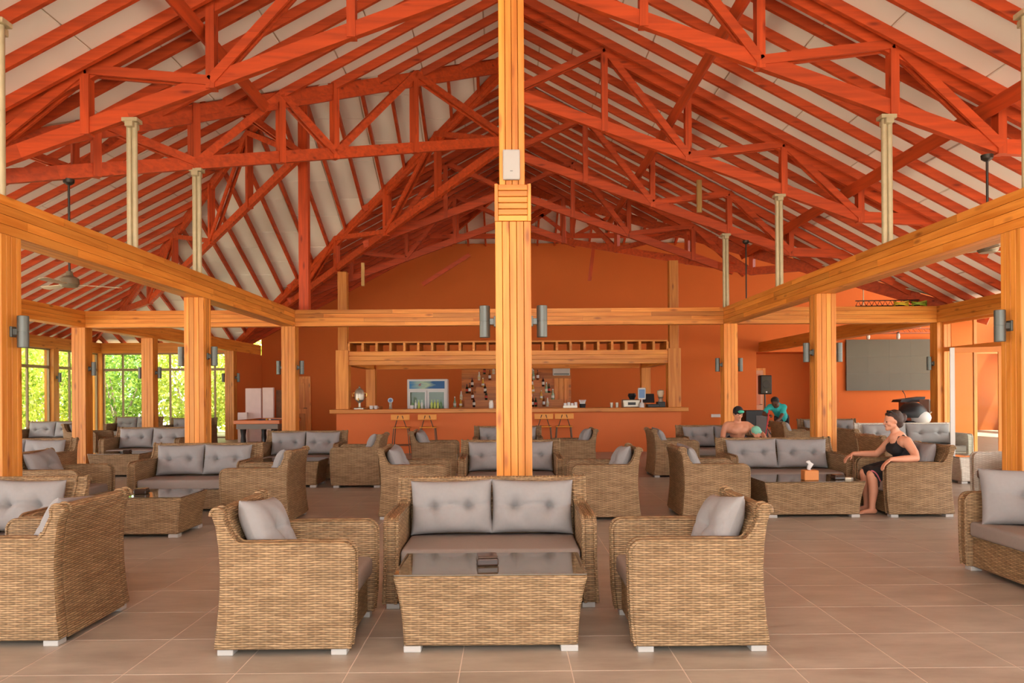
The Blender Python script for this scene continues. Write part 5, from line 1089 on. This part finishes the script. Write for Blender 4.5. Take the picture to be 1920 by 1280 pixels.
# ------------------------------------------------------------------ outside
SAND = plain('pale_sand', srgb(224, 208, 178), 0.95, var=0.1, scale=0.6)
gr = struct(obj('ground', MB().box(-60, 60, -60, 90, -0.4, -0.14).mesh('ground', SAND)), 'pale sand around the building')
def leaf_mat(name, c1, c2):
    m, nt, b = new_mat(name); gm = N(nt, 'ShaderNodeNewGeometry'); rp = N(nt, 'ShaderNodeValToRGB'); e_ = rp.color_ramp.elements
    e_[0].color = c1; e_[1].color = c2; nt.links.new(gm.outputs['Random Per Island'], rp.inputs[0]); nt.links.new(rp.outputs[0], b.inputs['Base Color'])
    b.inputs['Roughness'].default_value = 0.5
    tr = N(nt, 'ShaderNodeBsdfTranslucent'); nt.links.new(rp.outputs[0], tr.inputs[0]); mx = N(nt, 'ShaderNodeMixShader'); mx.inputs[0].default_value = 0.35
    out = [n for n in nt.nodes if n.type == 'OUTPUT_MATERIAL'][0]
    nt.links.new(b.outputs[0], mx.inputs[1]); nt.links.new(tr.outputs[0], mx.inputs[2]); nt.links.new(mx.outputs[0], out.inputs[0]); return m
LEAF = [leaf_mat('bright_leaves', srgb(110, 140, 30), srgb(206, 212, 80)), leaf_mat('yellow_green_leaves', srgb(130, 156, 40), srgb(220, 222, 100)), leaf_mat('deep_leaves', srgb(70, 112, 36), srgb(160, 186, 70))]
BARK = plain('grey_bark', srgb(150, 132, 112), 0.9, var=0.25, scale=8)
def foliage(seed, rx, ry, rz, n, mat):
    rr = random.Random(seed); vs = []; fs = []
    for _ in range(n):
        th = rr.uniform(0, 2 * PI); u = rr.uniform(-1, 1); q = math.sqrt(1 - u * u); r = rr.uniform(0.55, 1.0)
        r *= 1 + 0.15 * math.sin(5 * th + 3 * u)
        c = Vector((rx * q * math.cos(th) * r, ry * q * math.sin(th) * r, rz * u * r))
        a = Vector((rr.gauss(0, 1), rr.gauss(0, 1), rr.gauss(0, 0.6))).normalized(); b2 = a.orthogonal().normalized(); b2 = (Matrix.Rotation(rr.uniform(0, 6.28), 3, a) @ b2)
        L = rr.uniform(0.1, 0.2); k = len(vs); s = b2.cross(a).normalized() * L * 0.3
        vs += [c - b2 * L * 0.5, c + s, c + b2 * L * 0.5 + a * L * 0.15, c - s]; fs.append((k, k + 1, k + 2, k + 3))
    me = bpy.data.meshes.new('foliage'); me.from_pydata([tuple(v) for v in vs], [], fs); me.materials.append(mat); return me
FOL = [foliage(11 + i, 1.9, 1.5, 2.1, 5200, LEAF[i]) for i in range(3)]
shr = [(-17.8, 19.5, 0, 'leafy shrub outside the side windows near the picture edge'), (-17.6, 23.2, 2, 'dark leafy shrub outside the open side window'), (-18.0, 27.0, 0, 'leafy shrub outside the left wing corner'), (-15.6, 31.4, 2, 'leafy shrub diagonally outside the far corner window'),
       (-12.6, 31.2, 1, 'yellow green shrub outside the far garden windows at left'), (-9.8, 31.6, 1, 'yellow green shrub outside the far garden windows at right'), (-20.5, 31.5, 1, 'leafy shrub farther off beyond the left wing corner'), (-12.0, 34.6, 0, 'tall leafy shrub behind the garden shrubs'), (-17.6, 35.0, 2, 'tall dark shrub behind the garden shrubs'), (-21.5, 25.5, 1, 'leafy shrub farther off beyond the side windows'), (-22.0, 19.5, 0, 'leafy shrub farthest off beyond the side windows'), (-18.3, 31.0, 1, 'yellow green shrub seen through the side window beside the corner'), (-24.5, 38.0, 0, 'distant shrub behind the left wing corner'), (-20.5, 38.5, 2, 'distant dark shrub behind the left wing corner')]
for i, (x, y, k, lab) in enumerate(shr):
    e = tag(empty('shrub', (x, y, -0.14), i * 1.3), lab, 'shrub', 'garden shrubs'); s = 1.0 + 0.25 * ((i * 37) % 5) / 5
    f_ = obj('foliage', FOL[k], e, (0, 0, 1.95 * s)); f_.scale = (s, s, s); f_['kind'] = 'stuff'
    for j in range(3):
        a = j * 2.1 + i; obj('stem', MB().tube([(0.1 * math.cos(a), 0.1 * math.sin(a), 0), (0.4 * math.cos(a), 0.4 * math.sin(a), 1.2), (0.9 * math.cos(a), 0.8 * math.sin(a), 2.6)], [0.07, 0.05, 0.025], 7).mesh('stem', BARK, smooth=50), e)

# small wall things
prop('wall_socket', (7.85, 29.395, 0.55), [('plate', MB().box(-0.18, 0.18, -0.02, 0, 0, 0.12).mesh('plate', WHITE, bevel=0.006)), ('switch', MB().box(-0.06, 0.06, -0.028, -0.02, 0.03, 0.09).mesh('switch', WHITE))], 'white socket box low on the orange wall right of the bar', 'socket')
